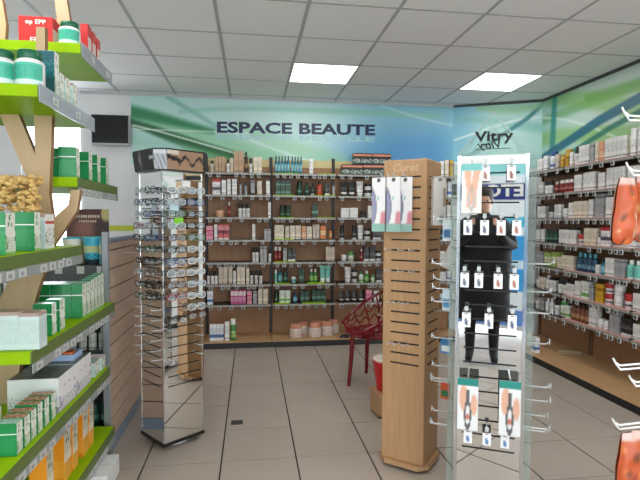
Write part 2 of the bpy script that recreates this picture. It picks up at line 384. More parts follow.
def ban_corner(u, v, pts):
    q = pj(pts); x, y = q[..., 0], q[..., 1]
    c = lerp((130, 190, 212), (176, 214, 210), sst(455, 500, x))
    c = stroke(c, x, y, bezier((455, 120), (490, 118), (515, 126), (540, 128)), 1, 4, (128, 188, 180), .7, 4)
    c = stroke(c, x, y, bezier((455, 140), (490, 128), (515, 118), (540, 117)), .8, 1, (226, 240, 236), .8, 1)
    c = stroke(c, x, y, [(560, 88), (528, 118), (495, 140), (462, 160)], 1.5, 1.8, (42, 120, 128), .85, 1.5)
    c = stroke(c, x, y, bezier((480, 108), (505, 112), (520, 110), (545, 104)), 2, 3, (150, 200, 150), .7, 4)
    return c
paint('corner_banner', (2.42, YB-.012, BZ0), (XR-2.424, 5.25-YB, 0), (0, 0, CEIL-.028-BZ0), 70, 50, ban_corner, .01)
struct(tag(bpy.data.objects['corner_banner']), 'pale mint printed banner panel across the diagonal corner', 'banner'); bpy.data.objects['corner_banner']['kind'] = 'thing'
def ban_right(u, v, pts):
    q = pj(pts); x, y = q[..., 0], q[..., 1]
    c = lerp((176, 214, 204), (196, 214, 202), sst(537, 600, x))
    c = stroke(c, x, y, bezier((540, 122), (575, 108), (620, 92), (680, 66)), 3, 5, (104, 166, 96), .6, 3)
    c = stroke(c, x, y, bezier((552, 100), (585, 96), (620, 106), (690, 120)), 5, 12, (128, 184, 92), .6, 6)
    c = stroke(c, x, y, bezier((590, 98), (625, 88), (650, 84), (690, 72)), 4, 7, (112, 172, 76), .65, 4)
    c = stroke(c, x, y, bezier((540, 140), (580, 130), (630, 134), (690, 138)), 5, 10, (128, 182, 84), .6, 6)
    c = stroke(c, x, y, bezier((555, 158), (600, 146), (640, 140), (690, 128)), 3, 6, (150, 196, 110), .5, 5)
    c = stroke(c, x, y, bezier((536, 118), (570, 116), (600, 128), (640, 150)), .7, .7, (232, 242, 236), .9, 1)
    c = stroke(c, x, y, [(555, 92), (552, 155)], 2, 2.5, (44, 136, 134), .8, 1.2)
    c = stroke(c, x, y, [(537, 162), (600, 120), (690, 70)], 3, 5.5, (36, 98, 124), .9, 1.5)
    c = stroke(c, x, y, [(552, 165), (610, 128), (690, 84)], 1.6, 3, (48, 116, 96), .9, 1.5)
    return c
rb = paint('side_banner', (XR-.012, 5.25, BZ0), (0, -4.2, 0), (0, 0, CEIL-.028-BZ0), 200, 50, ban_right, .01)
tag(rb, 'green banner with blue diagonal stripes along the right wall', 'banner')
# ================================================================== SHELVING, BACK WALL AND RIGHT WALL
ZR = [1.87, 1.63, 1.385, 1.14, .892, .648, .425]     # price-rail heights
SHY = 5.38
tagme = MB().box(-.018, .018, -.006, 0, -.038, 0).box(-.0125, .0125, -.0065, -.006, -.033, -.006, 1).mesh('price_tag', [M_tagw, M_tagd])
def unit(name, label, W, sh_d, base_d, loc, rz, zs, tagpos, group, upper=M_brown, liners={}, seed=0, upm=None):
    """one bay: local x along the wall 0..W, local y 0 = back face, front towards -y"""
    t = thing(name, label, 'shelving', loc, rz, group)
    MB().box(.012, W-.012, -.02, -.002, .065, 1.98).build('back_panel', upper, t)
    MB().box(.012, W-.012, -.018, -.001, 1.98, 2.065).build('top_panel', M_cream, t)
    for x in (0, W-.016): MB().box(x, x+.016, -.04, -.001, 0, 2.09).build('upright', upm or M_dark, t)
    MB().box(.001, W-.001, -base_d+.004, -.06, 0, .060).build('plinth', M_plinth, t)
    bbox_(.001, W-.001, -base_d, -.021, .060, .068, 'base_shelf', M_base, t, .002)
    rnd = random.Random(seed)
    for k, z in enumerate(zs):
        lip = .0
        s = ob('shelf', MB().box(.026, W-.026, -sh_d+.008, -.022, z+.002, z+.014).mesh('shelf', [M_dark]), t)
        MB().box(.01, W-.01, -sh_d, -sh_d+.008, z-.006, z+.0155).build('price_rail', liners.get('rail', M_rail), s)
        for (a, b) in liners.get(k, ()): MB().box(a, b, -sh_d-.002, -sh_d+.14, z+.0145, z+.0215).build('shelf_liner', liners.get('mat', M_lime), s)
        for x in tagpos(k, rnd): ob('price_tag', tagme, s, (x, -sh_d, z+.002))
    return t
def tags_even(n, W):
    def f(k, r):
        out = []; x = .06
        while x < W-.04:
            out.append(x); x += r.choice([.075, .09, .09, .13, .19, .06])
        return out
    return f
BW = .724; BX = [-1.224, -.5, .224, .948, 1.672]
BN = ['far left bay', 'left bay', 'middle bay', 'right bay', 'far right bay']
for b in range(5):
    lin = {'mat': M_lime}
    if b == 2: lin.update({0: ((.03, .3), (.52, .7)), 1: ((.03, .25), (.48, .7)), 2: ((.06, .24), (.5, .7)), 3: ((.03, .24),), 4: ((.03, .26),), 5: ((.03, .2), (.4, .6)), 6: ((.03, .2), (.34, .6))})
    unit('shelf_bay', {0: 'brown shelf bay hidden behind the mirrored glasses tower', 1: 'brown shelf bay nearest the glasses tower on the back wall', 2: 'middle shelf bay on the back wall with lime green shelf liners', 3: 'shelf bay on the back wall behind the red chair', 4: 'shelf bay on the back wall between oak tower and mirror rack'}[b],
         BW-.002, YB-.014-SHY, YB-.014-5.22, (BX[b], YB-.014, 0), 0, ZR, tags_even(8, BW), 'shelf bays on the back wall', liners=lin, seed=b)
RBX, RY = XR-.014, [5.17, 4.30, 3.43, 2.56]
M_pinkrail = mat('pink rail strip', S(206, 160, 150), .4)
for b in range(4):
    unit('side_shelf_bay', ['brown shelf bay in the far corner of the right wall', 'brown shelf bay in the middle of the right wall', 'black-backed shelf bay of the right wall behind the orange pouches', 'shelf bay of the right wall just out of view'][b],
         .868, RBX-2.95, RBX-2.71, (RBX, RY[b], 0), -PI/2, ZR, tags_even(9, .868), 'shelf bays on the right wall', seed=10+b, upm=mat('brown upright', S(104, 74, 50), .5),
         liners={'rail': M_rail, 'mat': M_pinkrail, **({k: ((.03, .84),) for k in range(7)} if b in (1, 2) else {})}, upper=M_brown)
bp = MB().box(.03, .838, -.026, -.0205, .44, 1.97)
for o in [o for o in bpy.data.objects if o.name.startswith('side_shelf_bay')][2:]: bp.build('dark_back_panel', M_black, o)
# ------------------------------------------------------------------ products
PAL = {}
def P(key, word, base, bands=(), text=None, tz=(.25, .75), cap=None, blob=None, rough=.4):
    PAL[key] = (word, pack('pack '+key, S(*base), [(a, b, S(*c)) for a, b, c in bands], S(*text) if text else None, tz, rough, (S(*blob[0]), blob[1], blob[2]) if blob else None),
                mat('cap '+key, S(*(cap or (30, 28, 28))), .35))
P('wh', 'white', (232, 230, 226), ((.1, .16, (150, 150, 155)),), (150, 150, 155), (.35, .8), (225, 225, 222))
P('wd', 'white dark-capped', (228, 226, 222), ((.86, 1.01, (36, 34, 36)),), (120, 118, 120), (.3, .7), (30, 30, 32))
P('wb', 'white blue-marked', (234, 236, 238), ((.2, .4, (70, 110, 170)),), (90, 110, 150), (.45, .8), (40, 70, 130))
P('wg', 'white green-marked', (230, 234, 224), ((.15, .35, (120, 170, 90)),), (110, 140, 110), (.45, .8), (90, 150, 80))
P('wr', 'white red-topped', (236, 232, 230), ((.82, 1.01, (190, 40, 46)), (.3, .5, (60, 60, 80))), (120, 110, 120), (.1, .7), (180, 40, 40))
P('cr', 'cream', (226, 214, 194), ((.1, .18, (190, 170, 140)),), (150, 132, 112), (.35, .8), (225, 215, 200))
P('ta', 'tan', (186, 152, 118), ((.05, .12, (140, 106, 78)),), (120, 92, 70), (.3, .6), (50, 40, 34))
P('be', 'beige', (206, 192, 176), ((.02, .1, (160, 140, 120)),), (140, 125, 110), (.3, .7), (60, 50, 46))
P('gr', 'grey', (166, 166, 168), ((.8, .9, (120, 120, 124)),), (96, 96, 100), (.2, .6), (60, 60, 64))
P('dk', 'black', (34, 34, 36), ((.0, .16, (214, 212, 208)),), (150, 150, 150), (.4, .6), (20, 20, 22))
P('db', 'dark brown', (66, 42, 30), ((.3, .6, (140, 100, 70)),), (200, 180, 150), (.35, .5), (24, 20, 18))
P('dr', 'dark red', (120, 22, 30), ((.3, .6, (150, 60, 50)),), (220, 190, 180), (.35, .5), (226, 220, 214))
P('pk', 'pink', (226, 150, 168), ((.3, .7, (200, 60, 110)),), (245, 230, 235), (.35, .6), (220, 160, 170))
P('mg', 'magenta', (196, 84, 140), ((.6, .9, (236, 210, 220)),), (250, 230, 240), (.2, .5), (180, 60, 120))
P('rp', 'red and pink', (206, 92, 96), ((.0, .12, (238, 220, 216)), (.4, .62, (120, 40, 70))), (246, 226, 220), (.65, .9), (200, 60, 70))
P('dg', 'dark green', (24, 62, 48), ((.25, .5, (58, 108, 84)),), (170, 196, 180), (.3, .45), (18, 34, 28))
P('te', 'teal', (26, 104, 122), ((.15, .7, (86, 164, 184)),), (200, 226, 230), (.25, .6), (22, 66, 88))
P('aq', 'aqua', (118, 196, 182), ((.0, .12, (226, 236, 232)),), (60, 140, 130), (.4, .8), (230, 236, 232))
P('gn', 'green', (60, 128, 62), ((.2, .6, (160, 200, 120)),), (40, 90, 50), (.3, .5), (234, 234, 228))
P('lg', 'lime green', (150, 172, 84), ((.3, .7, (216, 214, 180)),), (90, 110, 60), (.35, .6), (200, 200, 170))
P('or', 'orange', (214, 128, 62), ((.3, .6, (236, 200, 150)),), (150, 70, 40), (.35, .55), (60, 40, 30))
P('rd', 'red-orange', (196, 74, 48), ((.3, .6, (150, 40, 34)),), (240, 200, 180), (.35, .5), (60, 24, 20))
P('ye', 'golden yellow', (206, 164, 50), ((.6, .8, (160, 110, 30)),), (120, 80, 30), (.2, .5), (190, 150, 60))
P('bl', 'dark blue', (24, 62, 88), ((.2, .5, (60, 110, 130)),), (190, 210, 220), (.25, .45), (70, 150, 166))
P('br', 'brown', (116, 66, 42), ((.2, .5, (160, 104, 70)),), (220, 190, 160), (.25, .45), (70, 40, 28))
P('pe', 'peach', (222, 160, 120), ((.2, .5, (240, 200, 170)),), (160, 100, 70), (.3, .6), (220, 170, 140))
P('ob', 'black and orange', (28, 26, 28), ((.74, .92, (214, 132, 100)), (.12, .42, (70, 92, 84))), (226, 224, 220), (.15, .5), (20, 20, 20))
MC = {}
def prod_mesh(kind, w, d, h, key):
    k = (kind, round(w, 3), round(d, 3), round(h, 3), key)
    if k in MC: return MC[k]
    mm, cm = PAL[key][1], PAL[key][2]; cap = None
    if kind == 'c': body = bevel(MB().box(-w/2, w/2, -d/2, d/2, 0, h).mesh('carton', [mm]), .0012)
    elif kind == 'b':
        r = w/2; nb = h*.76
        body = MB().lathe([(r*.92, 0), (r, .004), (r, nb*.9), (r*.86, nb*.96), (r*.42, nb), (r*.4, nb+.004)], 12).mesh('bottle', [mm], True)
        cap = MB().lathe([(r*.48, nb+.002), (r*.5, nb+.006), (r*.48, h-.003), (r*.42, h)], 10).mesh('cap', [cm], True)
    elif kind == 'f':    # broad bottle with a wide cap
        r = w/2; nb = h*.74
        body = MB().lathe([(r*.94, 0), (r, .004), (r, nb-.004), (r*.9, nb)], 12).mesh('bottle', [mm], True)
        cap = MB().lathe([(r*.84, nb), (r*.86, nb+.003), (r*.84, h-.003), (r*.78, h)], 12).mesh('cap', [cm], True)
    elif kind == 'p':    # pump bottle
        r = w/2; nb = h*.72
        body = MB().lathe([(r*.92, 0), (r, .004), (r, nb*.92), (r*.7, nb)], 12).mesh('bottle', [mm], True)
        c = MB().lathe([(r*.5, nb), (r*.5, nb+.012), (r*.16, nb+.014), (r*.16, h-.008)], 8); c.box(-r*.9, r*.3, -r*.25, r*.25, h-.01, h); cap = c.mesh('pump_head', [cm], False)
    elif kind == 't':    # tube standing on its cap
        r = w/2; ch = h*.16; vs = MB(); n = 12; prof = [(1., ch), (1., ch+.004), (1.02, h*.55), (1.06, h*.9), (1.08, h)]
        o = []; fs = []
        for i, (q, z) in enumerate(prof):
            fl_ = min(1, max(0, (z-ch)/(h-ch)))
            for j in range(n): a = 2*PI*j/n; o.append((r*.92*q*math.cos(a), r*.8*(1-.93*fl_)*math.sin(a), z))
        for i in range(len(prof)-1):
            for j in range(n): fs.append((i*n+j, i*n+(j+1) % n, (i+1)*n+(j+1) % n, (i+1)*n+j))
        fs += [tuple(range(n-1, -1, -1)), tuple(range((len(prof)-1)*n, len(prof)*n))]
        body = vs.add(o, fs).mesh('tube', [mm], True)
        cap = MB().lathe([(r*.78, 0), (r*.82, .003), (r*.8, ch)], 12).mesh('cap', [cm], True)
    elif kind == 'j':
        r = w/2; nb = h*.62
        body = MB().lathe([(r*.9, 0), (r*.97, .004), (r*.97, nb)], 14).mesh('jar', [mm], True)
        cap = MB().lathe([(r, nb), (r, h-.004), (r*.95, h)], 14).mesh('lid', [cm], True)
    MC[k] = (body, cap); return MC[k]
KW = {'c': ('carton', 'carton'), 'b': ('bottle', 'bottle'), 'f': ('squat_bottle', 'bottle'), 'p': ('pump_bottle', 'bottle'), 't': ('cosmetic_tube', 'tube'), 'j': ('cream_jar', 'jar')}
KD = {'c': 'carton', 'b': 'slim-necked bottle', 'f': 'wide-capped bottle', 'p': 'pump bottle', 't': 'standing tube', 'j': 'round jar'}
def product(kind, key, w, d, h, loc, rz, label, group):
    body, cap = prod_mesh(kind, round(w, 3), round(d, 3), round(h, 3), key)
    o = tag(ob(KW[kind][0], body, None, loc, rz), label, KW[kind][1], group)
    if cap: ob(cap.name.split('.')[0], cap, o)
    return o
ROWN = ['top shelf', 'second shelf', 'third shelf', 'fourth shelf', 'fifth shelf', 'sixth shelf', 'lowest shelf', 'wooden base']
def parse(txt):
    out = []
    for e in txt.split(';'):
        e = e.split()
        if not e: continue
        a, b = map(float, e[0].split('-')); n = 1; st = 1
        for x in e[4:]:
            if x[0] == 'x': n = int(x[1:])
            if x[0] == '^': st = int(x[1:])
        for i in range(n): wd = (b-a)/n; out.append((a+i*wd, a+(i+1)*wd, e[1], e[2], float(e[3]), st))
    return out
def label_rows(rows, where, side='left'):
    """rows: list of (row, items); returns labels in order that single each product out"""
    cnt = {}; tot = {}
    for r, it in rows:
        key = (r, it[2], it[3]); tot[key] = tot.get(key, 0)+it[5]
    out = []
    for r, it in rows:
        key = (r, it[2], it[3]); base = f'{PAL[it[3]][0]} {KD[it[2]]}'
        labs = []
        for k in range(it[5]):
            c = cnt.get(key, 0); cnt[key] = c+1
            if tot[key] == 1: labs.append(f'the only {base} on the {ROWN[r]}, {where}')
            else: labs.append(f'{ORD(c)} {base} from {side}, {ROWN[r]}, {where}')
        out.append(labs)
    return out
PY = 5.43
BACK = {
 1: ['210-214 f be 160.5; 215-225 c ta 156.5 x3; 226-230 b wd 159; 230.3-233.2 c be 158; 233.6-243.6 c ta 151 x2; 244.4-248 b db 151.5; 249-252.4 f wd 158; 253.5-262 c cr 157 x2',
     '212.3-220.4 c wr 179; 221.5-226 c wh 180; 227-231 c wh 187 ^2; 232-237 c wh 187 ^2; 239-242 b gr 181; 244-247.4 b gr 182; 250-255.4 t gr 180; 257-262 c be 181; 266-270 c wh 181',
     '215-224 j pe 210.5; 227.4-231 b dr 202; 238-250 f wd 203 x3; 268-271 c wh 202',
     '206-213 c pk 226; 214-217.4 c wh 224.5; 218-229 c rp 224.5 x2; 252-255.4 c wh 224; 264-271 c gr 229 x2',
     '252-259 f wd 247 x2; 260-267 c gr 246 x2; 268.3-271.4 f wd 249',
     '207-210 f wd 271; 210.6-218 f wd 271 x2; 218.6-227.6 c be 267 x2; 228.2-232.4 c be 264.5; 233-236 c wh 271; 236.7-245 c cr 267 x2; 246-249.4 c cr 268; 250-253.4 f wd 270.5; 254.6-258 f wd 270.5; 259-262.6 f wd 271',
     '207-213 c wb 291; 230.6-246 c mg 290 x4; 247-252 c pk 291; 253-257 c gr 291; 258-262.5 c cr 289; 263-268 c cr 289',
     '209.5-223.6 c wb 324.5 x4; 224.6-229.4 c wh 322; 230-236 f gn 319.5'],
 2: ['274.6-290 b te 156 x5; 291-302.6 b te 156.5 x4; 309-314 t wh 158.5',
     '275.6-290.6 c dg 187.5 x3 ^2; 297-303 f dg 181; 304.6-309.4 b dg 182; 310.6-315 b dk 183; 317-322.4 b rd 181; 325-329.6 c dk 183; 332-335.6 b gr 182',
     '280-291 j dg 205 x2; 312-318 c dg 204',
     '274.4-284 c cr 225; 285-289.6 c be 226; 290-301 c cr 225.5 x2; 301.6-306 c pe 226; 306.5-312 c cr 226.5; 312.6-319.6 c be 224.5 x2; 320.4-326 c or 225.5; 329-332.4 b or 228',
     '274-281.6 f dr 247 x2; 283-287 c gr 248; 288-295.6 c dk 249 x2; 326-334.6 c be 247 x3',
     '274.4-277.4 f aq 270; 278-282.4 b te 269; 283-288.6 b dg 268.5; 291.6-296 j aq 277; 299-304 c dg 269; 309.6-317.6 b gn 269 x2; 320-331 t aq 265.5 x2',
     '274.4-278.6 f dg 290; 279.4-285 c wg 290.5; 285.4-290.4 c wg 290.5; 293-297.6 b te 293; 300-309.6 c dg 291 x2; 312-326 c dg 289.5 x3'],
 3: ['342-363 c ob 164.5 ^1; 363.4-384 c ob 164.5',
     '341-348.4 t dk 182; 349-355.6 t dk 182; 357-364 t wh 181; 365-372.6 j wd 190 ^2; 374-382 c dk 183',
     '341-349 c wh 213 ^2; 349.4-358 c wh 213 ^2; 361-366 j dk 211; 368-376 c wh 212 ^2',
     '340-345 f dk 225; 352-357 f dk 225; 358-364 t wh 225; 364.6-371 j wd 234 ^2; 373-381 c dk 227 x2',
     '341.4-347.4 j wh 255; 348-355 j wg 252; 360-363.4 b dr 249; 364-369 c dk 247; 369.6-375.4 c dk 247; 376-382 j wd 256 ^2',
     '345-351.6 t wh 267; 352-358 j wd 276 ^2; 359-364 b wg 272; 364.4-370 b gn 271; 371-375.4 j wg 275; 376.4-382 c dk 269',
     '339.6-344 t dk 291; 345.4-350.6 t dk 291; 352-357.4 t dk 291; 359-364.4 t dk 291; 366-372 c pk 290; 374-379 c wh 291'],
 4: ['440-444 c wh 161; 445-449 c cr 160; 450-453.4 c ye 160; 454-457.4 c wh 162',
     '440-447 c wh 183; 448-452 c wb 182; 453-457 c dk 184',
     '440-446 c wb 206; 447-451 c wh 205; 452-457 c wh 206',
     '441-447 c bl 229; 448-452 c wh 227; 453-457 c wh 227',
     '440-445 c wh 251; 446-450.4 b wh 249; 451-457 c wh 251',
     '440-446 c wh 272; 447-451 c wb 271; 452-457 c wh 272',
     '440-446 c wb 294; 447-451 c wb 292; 452-457 c wh 294'],
}
for b, rowtxt in BACK.items():
    rows = [(r, it) for r, tx in enumerate(rowtxt) for it in parse(tx)]
    labs = label_rows(rows, BN[b]+' of back wall')
    for (r, it), lb in zip(rows, labs):
        x0, x1, kind, key, top, st = it
        base = .0685 if r == 7 else ZR[r]+.0145
        Y = 5.30 if r == 7 else PY
        liner = b == 2
        X0, X1 = atY(x0, top, Y)[0], atY(x1, top, Y)[0]; w = max(.018, X1-X0-.003); cxx = (X0+X1)/2
        if liner and r < 7: base += .0075
        h = atY((x0+x1)/2, top, Y)[2]-base
        if st == 2: h = max(.03, h)
        if 0 < r < 7: h = min(h, (ZR[r-1]-.016-base)/st-.004)
        h = max(.04, h)
        d = w if kind != 'c' else min(.10, max(.035, w*.8))
        for k in range(st): product(kind, key, w, d, h, (cxx, Y+d/2, base+k*(h+.0006)), 0, lb[k], f'products on the {ROWN[r]} of the back wall')
# upper dark boxes stacked in the right bay
for k, (x0, x1) in enumerate(((353.6, 372), (372.6, 391))):
    X0, X1 = atY(x0, 158, PY)[0], atY(x1, 158, PY)[0]; zb = ZR[0]+.0145+(atY(363, 164.5, PY)[2]-ZR[0]-.0145)+.0006
    product('c', 'ob', X1-X0-.003, .1, atY(363, 153.2, PY)[2]-zb, ((X0+X1)/2, PY+.05, zb), 0, f'{["left", "right"][k]} upper black and orange carton stacked on top shelf behind oak tower', 'products on the top shelf of the back wall')
# bags of sponges on the base
def bagmesh(wd, dp, ht):
    b = MB(); n = 14; o = []; fs = []; prof = [(0, .85), (.03, 1), (.3, 1.04), (.6, 1.0), (.74, .82), (.86, .5), (1, .3)]
    for z, q in prof:
        for j in range(n):
            a = 2*PI*j/n; wob = 1+.06*math.sin(3*a+z*9)
            o.append((wd/2*math.cos(a)*(q if z < .7 else max(q, .9))*wob, dp/2*q*math.sin(a)*wob, z*ht))
    for i in range(len(prof)-1):
        for j in range(n): fs.append((i*n+j, i*n+(j+1) % n, (i+1)*n+(j+1) % n, (i+1)*n+j))
    fs += [tuple(range(n-1, -1, -1)), tuple(range((len(prof)-1)*n, len(prof)*n))]
    return b.add(o, fs).mesh('bag', [M_bag, M_bagtop], True)
M_bag = pack('clear bag of pads', S(214, 202, 194), [(.68, 1.01, S(190, 126, 98))], S(186, 150, 130), (.1, .64), .15)
M_bagtop = M_bag
bgm = bagmesh(.14, .10, .16)
for k, (px, dy) in enumerate(((296, 0), (303, .13), (315, .0), (327, .05), (333, .17), (316, .16))):
    p = atY(px, 325, 5.36+dy)
    o = ob('sponge_bag', bgm, None, (p[0], 5.36+dy, .0685), random.uniform(-.3, .3)); o.scale = (1, 1, random.uniform(.92, 1.08))
    tag(o, f'{["leftmost front", "left rear", "middle front", "right front", "rightmost rear", "middle rear"][k]} clear bag of pads with orange top on back wall base', 'bag', 'bags of pads on the back wall base')
m = MB(); m.lathe([(.035, 0), (.04, .006), (.03, .03), (.012, .038)], 14, 0, 0, 0, 1.5, .8)
tag(m.build('sunglasses_case', M_black, None, (atY(345, 332, 5.27)[0], 5.29, .0685), .1, True), 'small black oval case on the base shelf beside the red chair', 'case')
# ---- right wall rows: px along the image, heights in cm
RX = 2.985
RIGHT = [
 '536-541 c wh 13; 542-545.6 c wh 15; 546-553 f wb 18; 554-557 c be 14; 558-561.4 b ye 13; 562-567 f ye 17; 568-571 c wh 13; 571.4-576.6 f wd 17; 577-587 c wh 17 x3; 588-592 c gr 17; 593-596.6 c cr 17; 597-601.6 c pe 17; 602.4-622.6 c wh 18 x5; 625.6-632 f wh 22; 632.6-640 f wh 22; 641-650 c bl 10',
 '536-541 b wh 13; 543-550 f wd 13 x2; 553-556 b dr 11; 557-571 f dr 12 x3; 573-580 c wh 15; 582-592.6 c wh 16 x2; 597-602.6 c wh 14; 605-612 c wh 17 x2; 612.6-622.6 c wh 17 x2; 626-640 c wh 16 x2',
 '533-536 c gr 12; 537-544 c wd 14 x2; 545-553 j wd 11; 554-560 c wh 13 x2; 561-566 j wh 9; 568-572.6 c wh 14; 573-587 c cr 15 x3; 588-592 c wh 16; 594-603 c gr 21; 605-615 c wh 17 x2; 617-640 c wh 15 x3',
 '536-540 c wh 12; 541-544 c wh 13; 545-556 f dg 13 x3; 559-575 c wd 15 x3; 577-582.6 j wr 9; 584-596 c cr 15 x2; 597-600 j wh 7; 601-609 c wr 16; 611-619 j wr 8; 620-636 c wh 11 x2',
 '536-544 c gr 14 x2; 545-551 c lg 14 x2; 552-557.6 c lg 15; 558-561.6 c cr 11; 562-573 c cr 13 x2; 576-596 b bl 17 x4; 596.6-600 c wh 8; 601-605 b te 14; 606-615 c wh 15 x2; 615.6-625 c gr 15 x2; 626-640 b aq 15 x2',
 '536-541 b wh 12; 542-545.4 c cr 12; 546-549.6 b wh 15; 550-556 c wd 13; 558-567 f wd 14 x2; 567.6-575 c wd 13; 576-582 c wh 15; 582.6-590 c wg 16; 590.6-594.6 c gr 14; 597-604 c ye 16; 605-612 j wr 9 ^2; 613-622 j wh 9 ^2; 623-634 j wr 12; 635-645 c wh 14',
 '536-540 b wh 11; 541-544.6 c gr 13; 546-549.6 b wh 14; 550-553.6 b wh 15; 554-560.4 f wd 15; 561-566 f wg 15; 566.6-570.6 c wg 12; 572-590 b br 17 x4; 591-597.6 c wh 19; 598-610 j wh 8 x2; 612-622 c gr 18 x2; 624-634 c dk 15 x2; 636-646 c wh 12',
]
rows = [(r, it) for r, tx in enumerate(RIGHT) for it in parse(tx)]
labs = label_rows(rows, 'right wall', 'the far end')
for (r, it), lb in zip(rows, labs):
    x0, x1, kind, key, hc, st = it
    h = hc/100; base = ZR[r]+.0145+(.0075 if True else 0)
    Ya, Yb = atX(x0, 220, RX)[1], atX(x1, 220, RX)[1]; cy = (Ya+Yb)/2
    w = max(.02, Ya-Yb-.004)
    if kind != 'c': w = min(w, .085)
    if r > 0: h = min(h, (ZR[r-1]-.016-base)/st-.003)
    d = w if kind != 'c' else min(.1, max(.04, w*.9))
    if kind == 'c' and w > .1: pass
    for k in range(st): product(kind, key, w, d, h, (RX+d/2, cy, base+k*(h+.0006)), -PI/2, lb[k], f'products on the {ROWN[r]} of the right wall')
# ledge pieces between liners: the far corner bay has no liner, raise is carried by a thin mat
for o in [o for o in bpy.data.objects if o.name.startswith('side_shelf_bay')]:
    if any(c.name.startswith('shelf_liner') for s_ in o.children for c in s_.children): continue
    for s_ in [c for c in o.children if c.name.split('.')[0] == 'shelf']:
        z = [v.co.z for v in s_.data.vertices]; MB().box(.03, .84, -.36, -.2, max(z)+.0002, max(z)+.0072).build('shelf_mat', M_dark, s_)
# base things on the right wall
zb = .0685
product('p', 'wh', .055, .055, .19, (2.83, 4.62, zb), -PI/2, 'white pump bottle standing on the right wall base beside mirror rack', 'things on the right wall base')
product('c', 'wb', .075, .05, .15, (2.80, 4.46, zb), -PI/2, 'white carton standing on the right wall base', 'things on the right wall base')
for k in range(4): product('c', 'wh', .09, .12, .035, (2.81, 4.76, zb+k*.0356), -PI/2, f'{["lowest", "second", "third", "topmost"][k]} flat white carton in the stack on right wall base', 'flat cartons stacked on the right wall base')
fly = paint('flyer', (0, 0, 0), (.20, 0, 0), (.03, .13, 0), 6, 6, lambda u, v, p: lerp((200, 176, 140), (226, 214, 196), sst(.3, .6, v)), .002, None, loc=(3.0, 4.40, zb+.003), rz=-.5)
tag(fly, 'loose paper flyer lying on the right wall base', 'flyer')
# ================================================================== wall monitor
mo = thing('wall_monitor', 'small black television with silver bezel on the white wall', 'television', ((-1.713-1.313)/2, 5.60, 2.1725))
bbox_(-.2, .2, -.02, .02, 0, .335, 'bezel', mat('silver plastic', S(170, 172, 176), .35), mo, .006)
MB().box(-.188, .188, -.0215, -.0195, .026, .325).build('screen', mat('black screen', S(10, 10, 12), .18), mo)
bbox_(-.15, .15, .02, .045, .05, .28, 'rear_housing', M_black, mo, .006)
MB().box(-.05, .05, .045, .08, .12, .22).build('wall_bracket', M_black, mo)
# ================================================================== floor drain plate
dp = atZ(237, 422.6); dr = MB(); dr.box(-.04, .04, -.035, .035, 0, .003)
d_ = dr.build('floor_plate', mat('steel plate', S(84, 84, 84), .5, metal=.4), None, (dp[0], dp[1], .0002)); tag(d_, 'small dark metal plate set in the floor tiles', 'floor plate')
for k in range(4): MB().box(-.034, .034, -.026+k*.015, -.019+k*.015, .003, .0042).build('ridge', M_dark, d_)
# ================================================================== MIRRORED GLASSES TOWER
def spot(root_loc, th, fa, u, d, z):
    """world point on face (turned fa about the root) at u along the face, d out of the centre axis"""
    a = th+fa; return (root_loc[0]+u*math.cos(a)+d*math.sin(a), root_loc[1]+u*math.sin(a)-d*math.cos(a), z)
GS = .272; GTH = math.radians(-51)
gc = (-.511, 2.915); gu = (math.cos(GTH), math.sin(GTH))
# front corner = centre + s/2*ux + s/2*n
gn_ = (math.sin(GTH), -math.cos(GTH))
GLOC = (gc[0]-GS/2*gu[0]-GS/2*gn_[0], gc[1]-GS/2*gu[1]-GS/2*gn_[1], 0)
GTOP = 1.645
gt = thing('glasses_tower', 'tall revolving mirrored tower display full of reading glasses', 'display', GLOC, GTH)
h_ = GS/2
m = MB()
for a in range(3): m.box(-h_+.02, h_-.02, -.03+a*0, .03, .0, .0)
bs = MB(); bs.lathe([(.10, 0), (.10, .012), (.05, .018), (.05, .03)], 20); bs.build('foot_plate', M_clear, gt, smooth=True)
bbox_(-h_-.006, h_+.006, -h_-.006, h_+.006, .03, .05, 'base_tray', M_black, gt, .003)
MB().box(-h_+.004, h_-.004, -h_+.004, h_-.004, .05, GTOP).build('core', M_dark, gt)
for f in range(4):
    a = f*PI/2
    MB().box(-h_+.008, h_-.008, -h_-.0005, -h_+.0035, .05, GTOP).build('mirror_panel', M_mirror, gt, (0, 0, 0), a)
    MB().box(-h_-.002, -h_+.008, -h_-.002, -h_+.008, .05, GTOP+.005).build('corner_post', M_chrome, gt, (0, 0, 0), a)
slme = MB().box(-.105, .105, -h_-.0015, -h_-.0004, 0, .006).mesh('slot', [M_slot])
SLZ = [.38+.0585*k for k in range(22)]
for f in (0, 1):
    for z in SLZ:
        if z < GTOP-.05: ob('slot', slme, gt, (0, 0, z), f*PI/2)
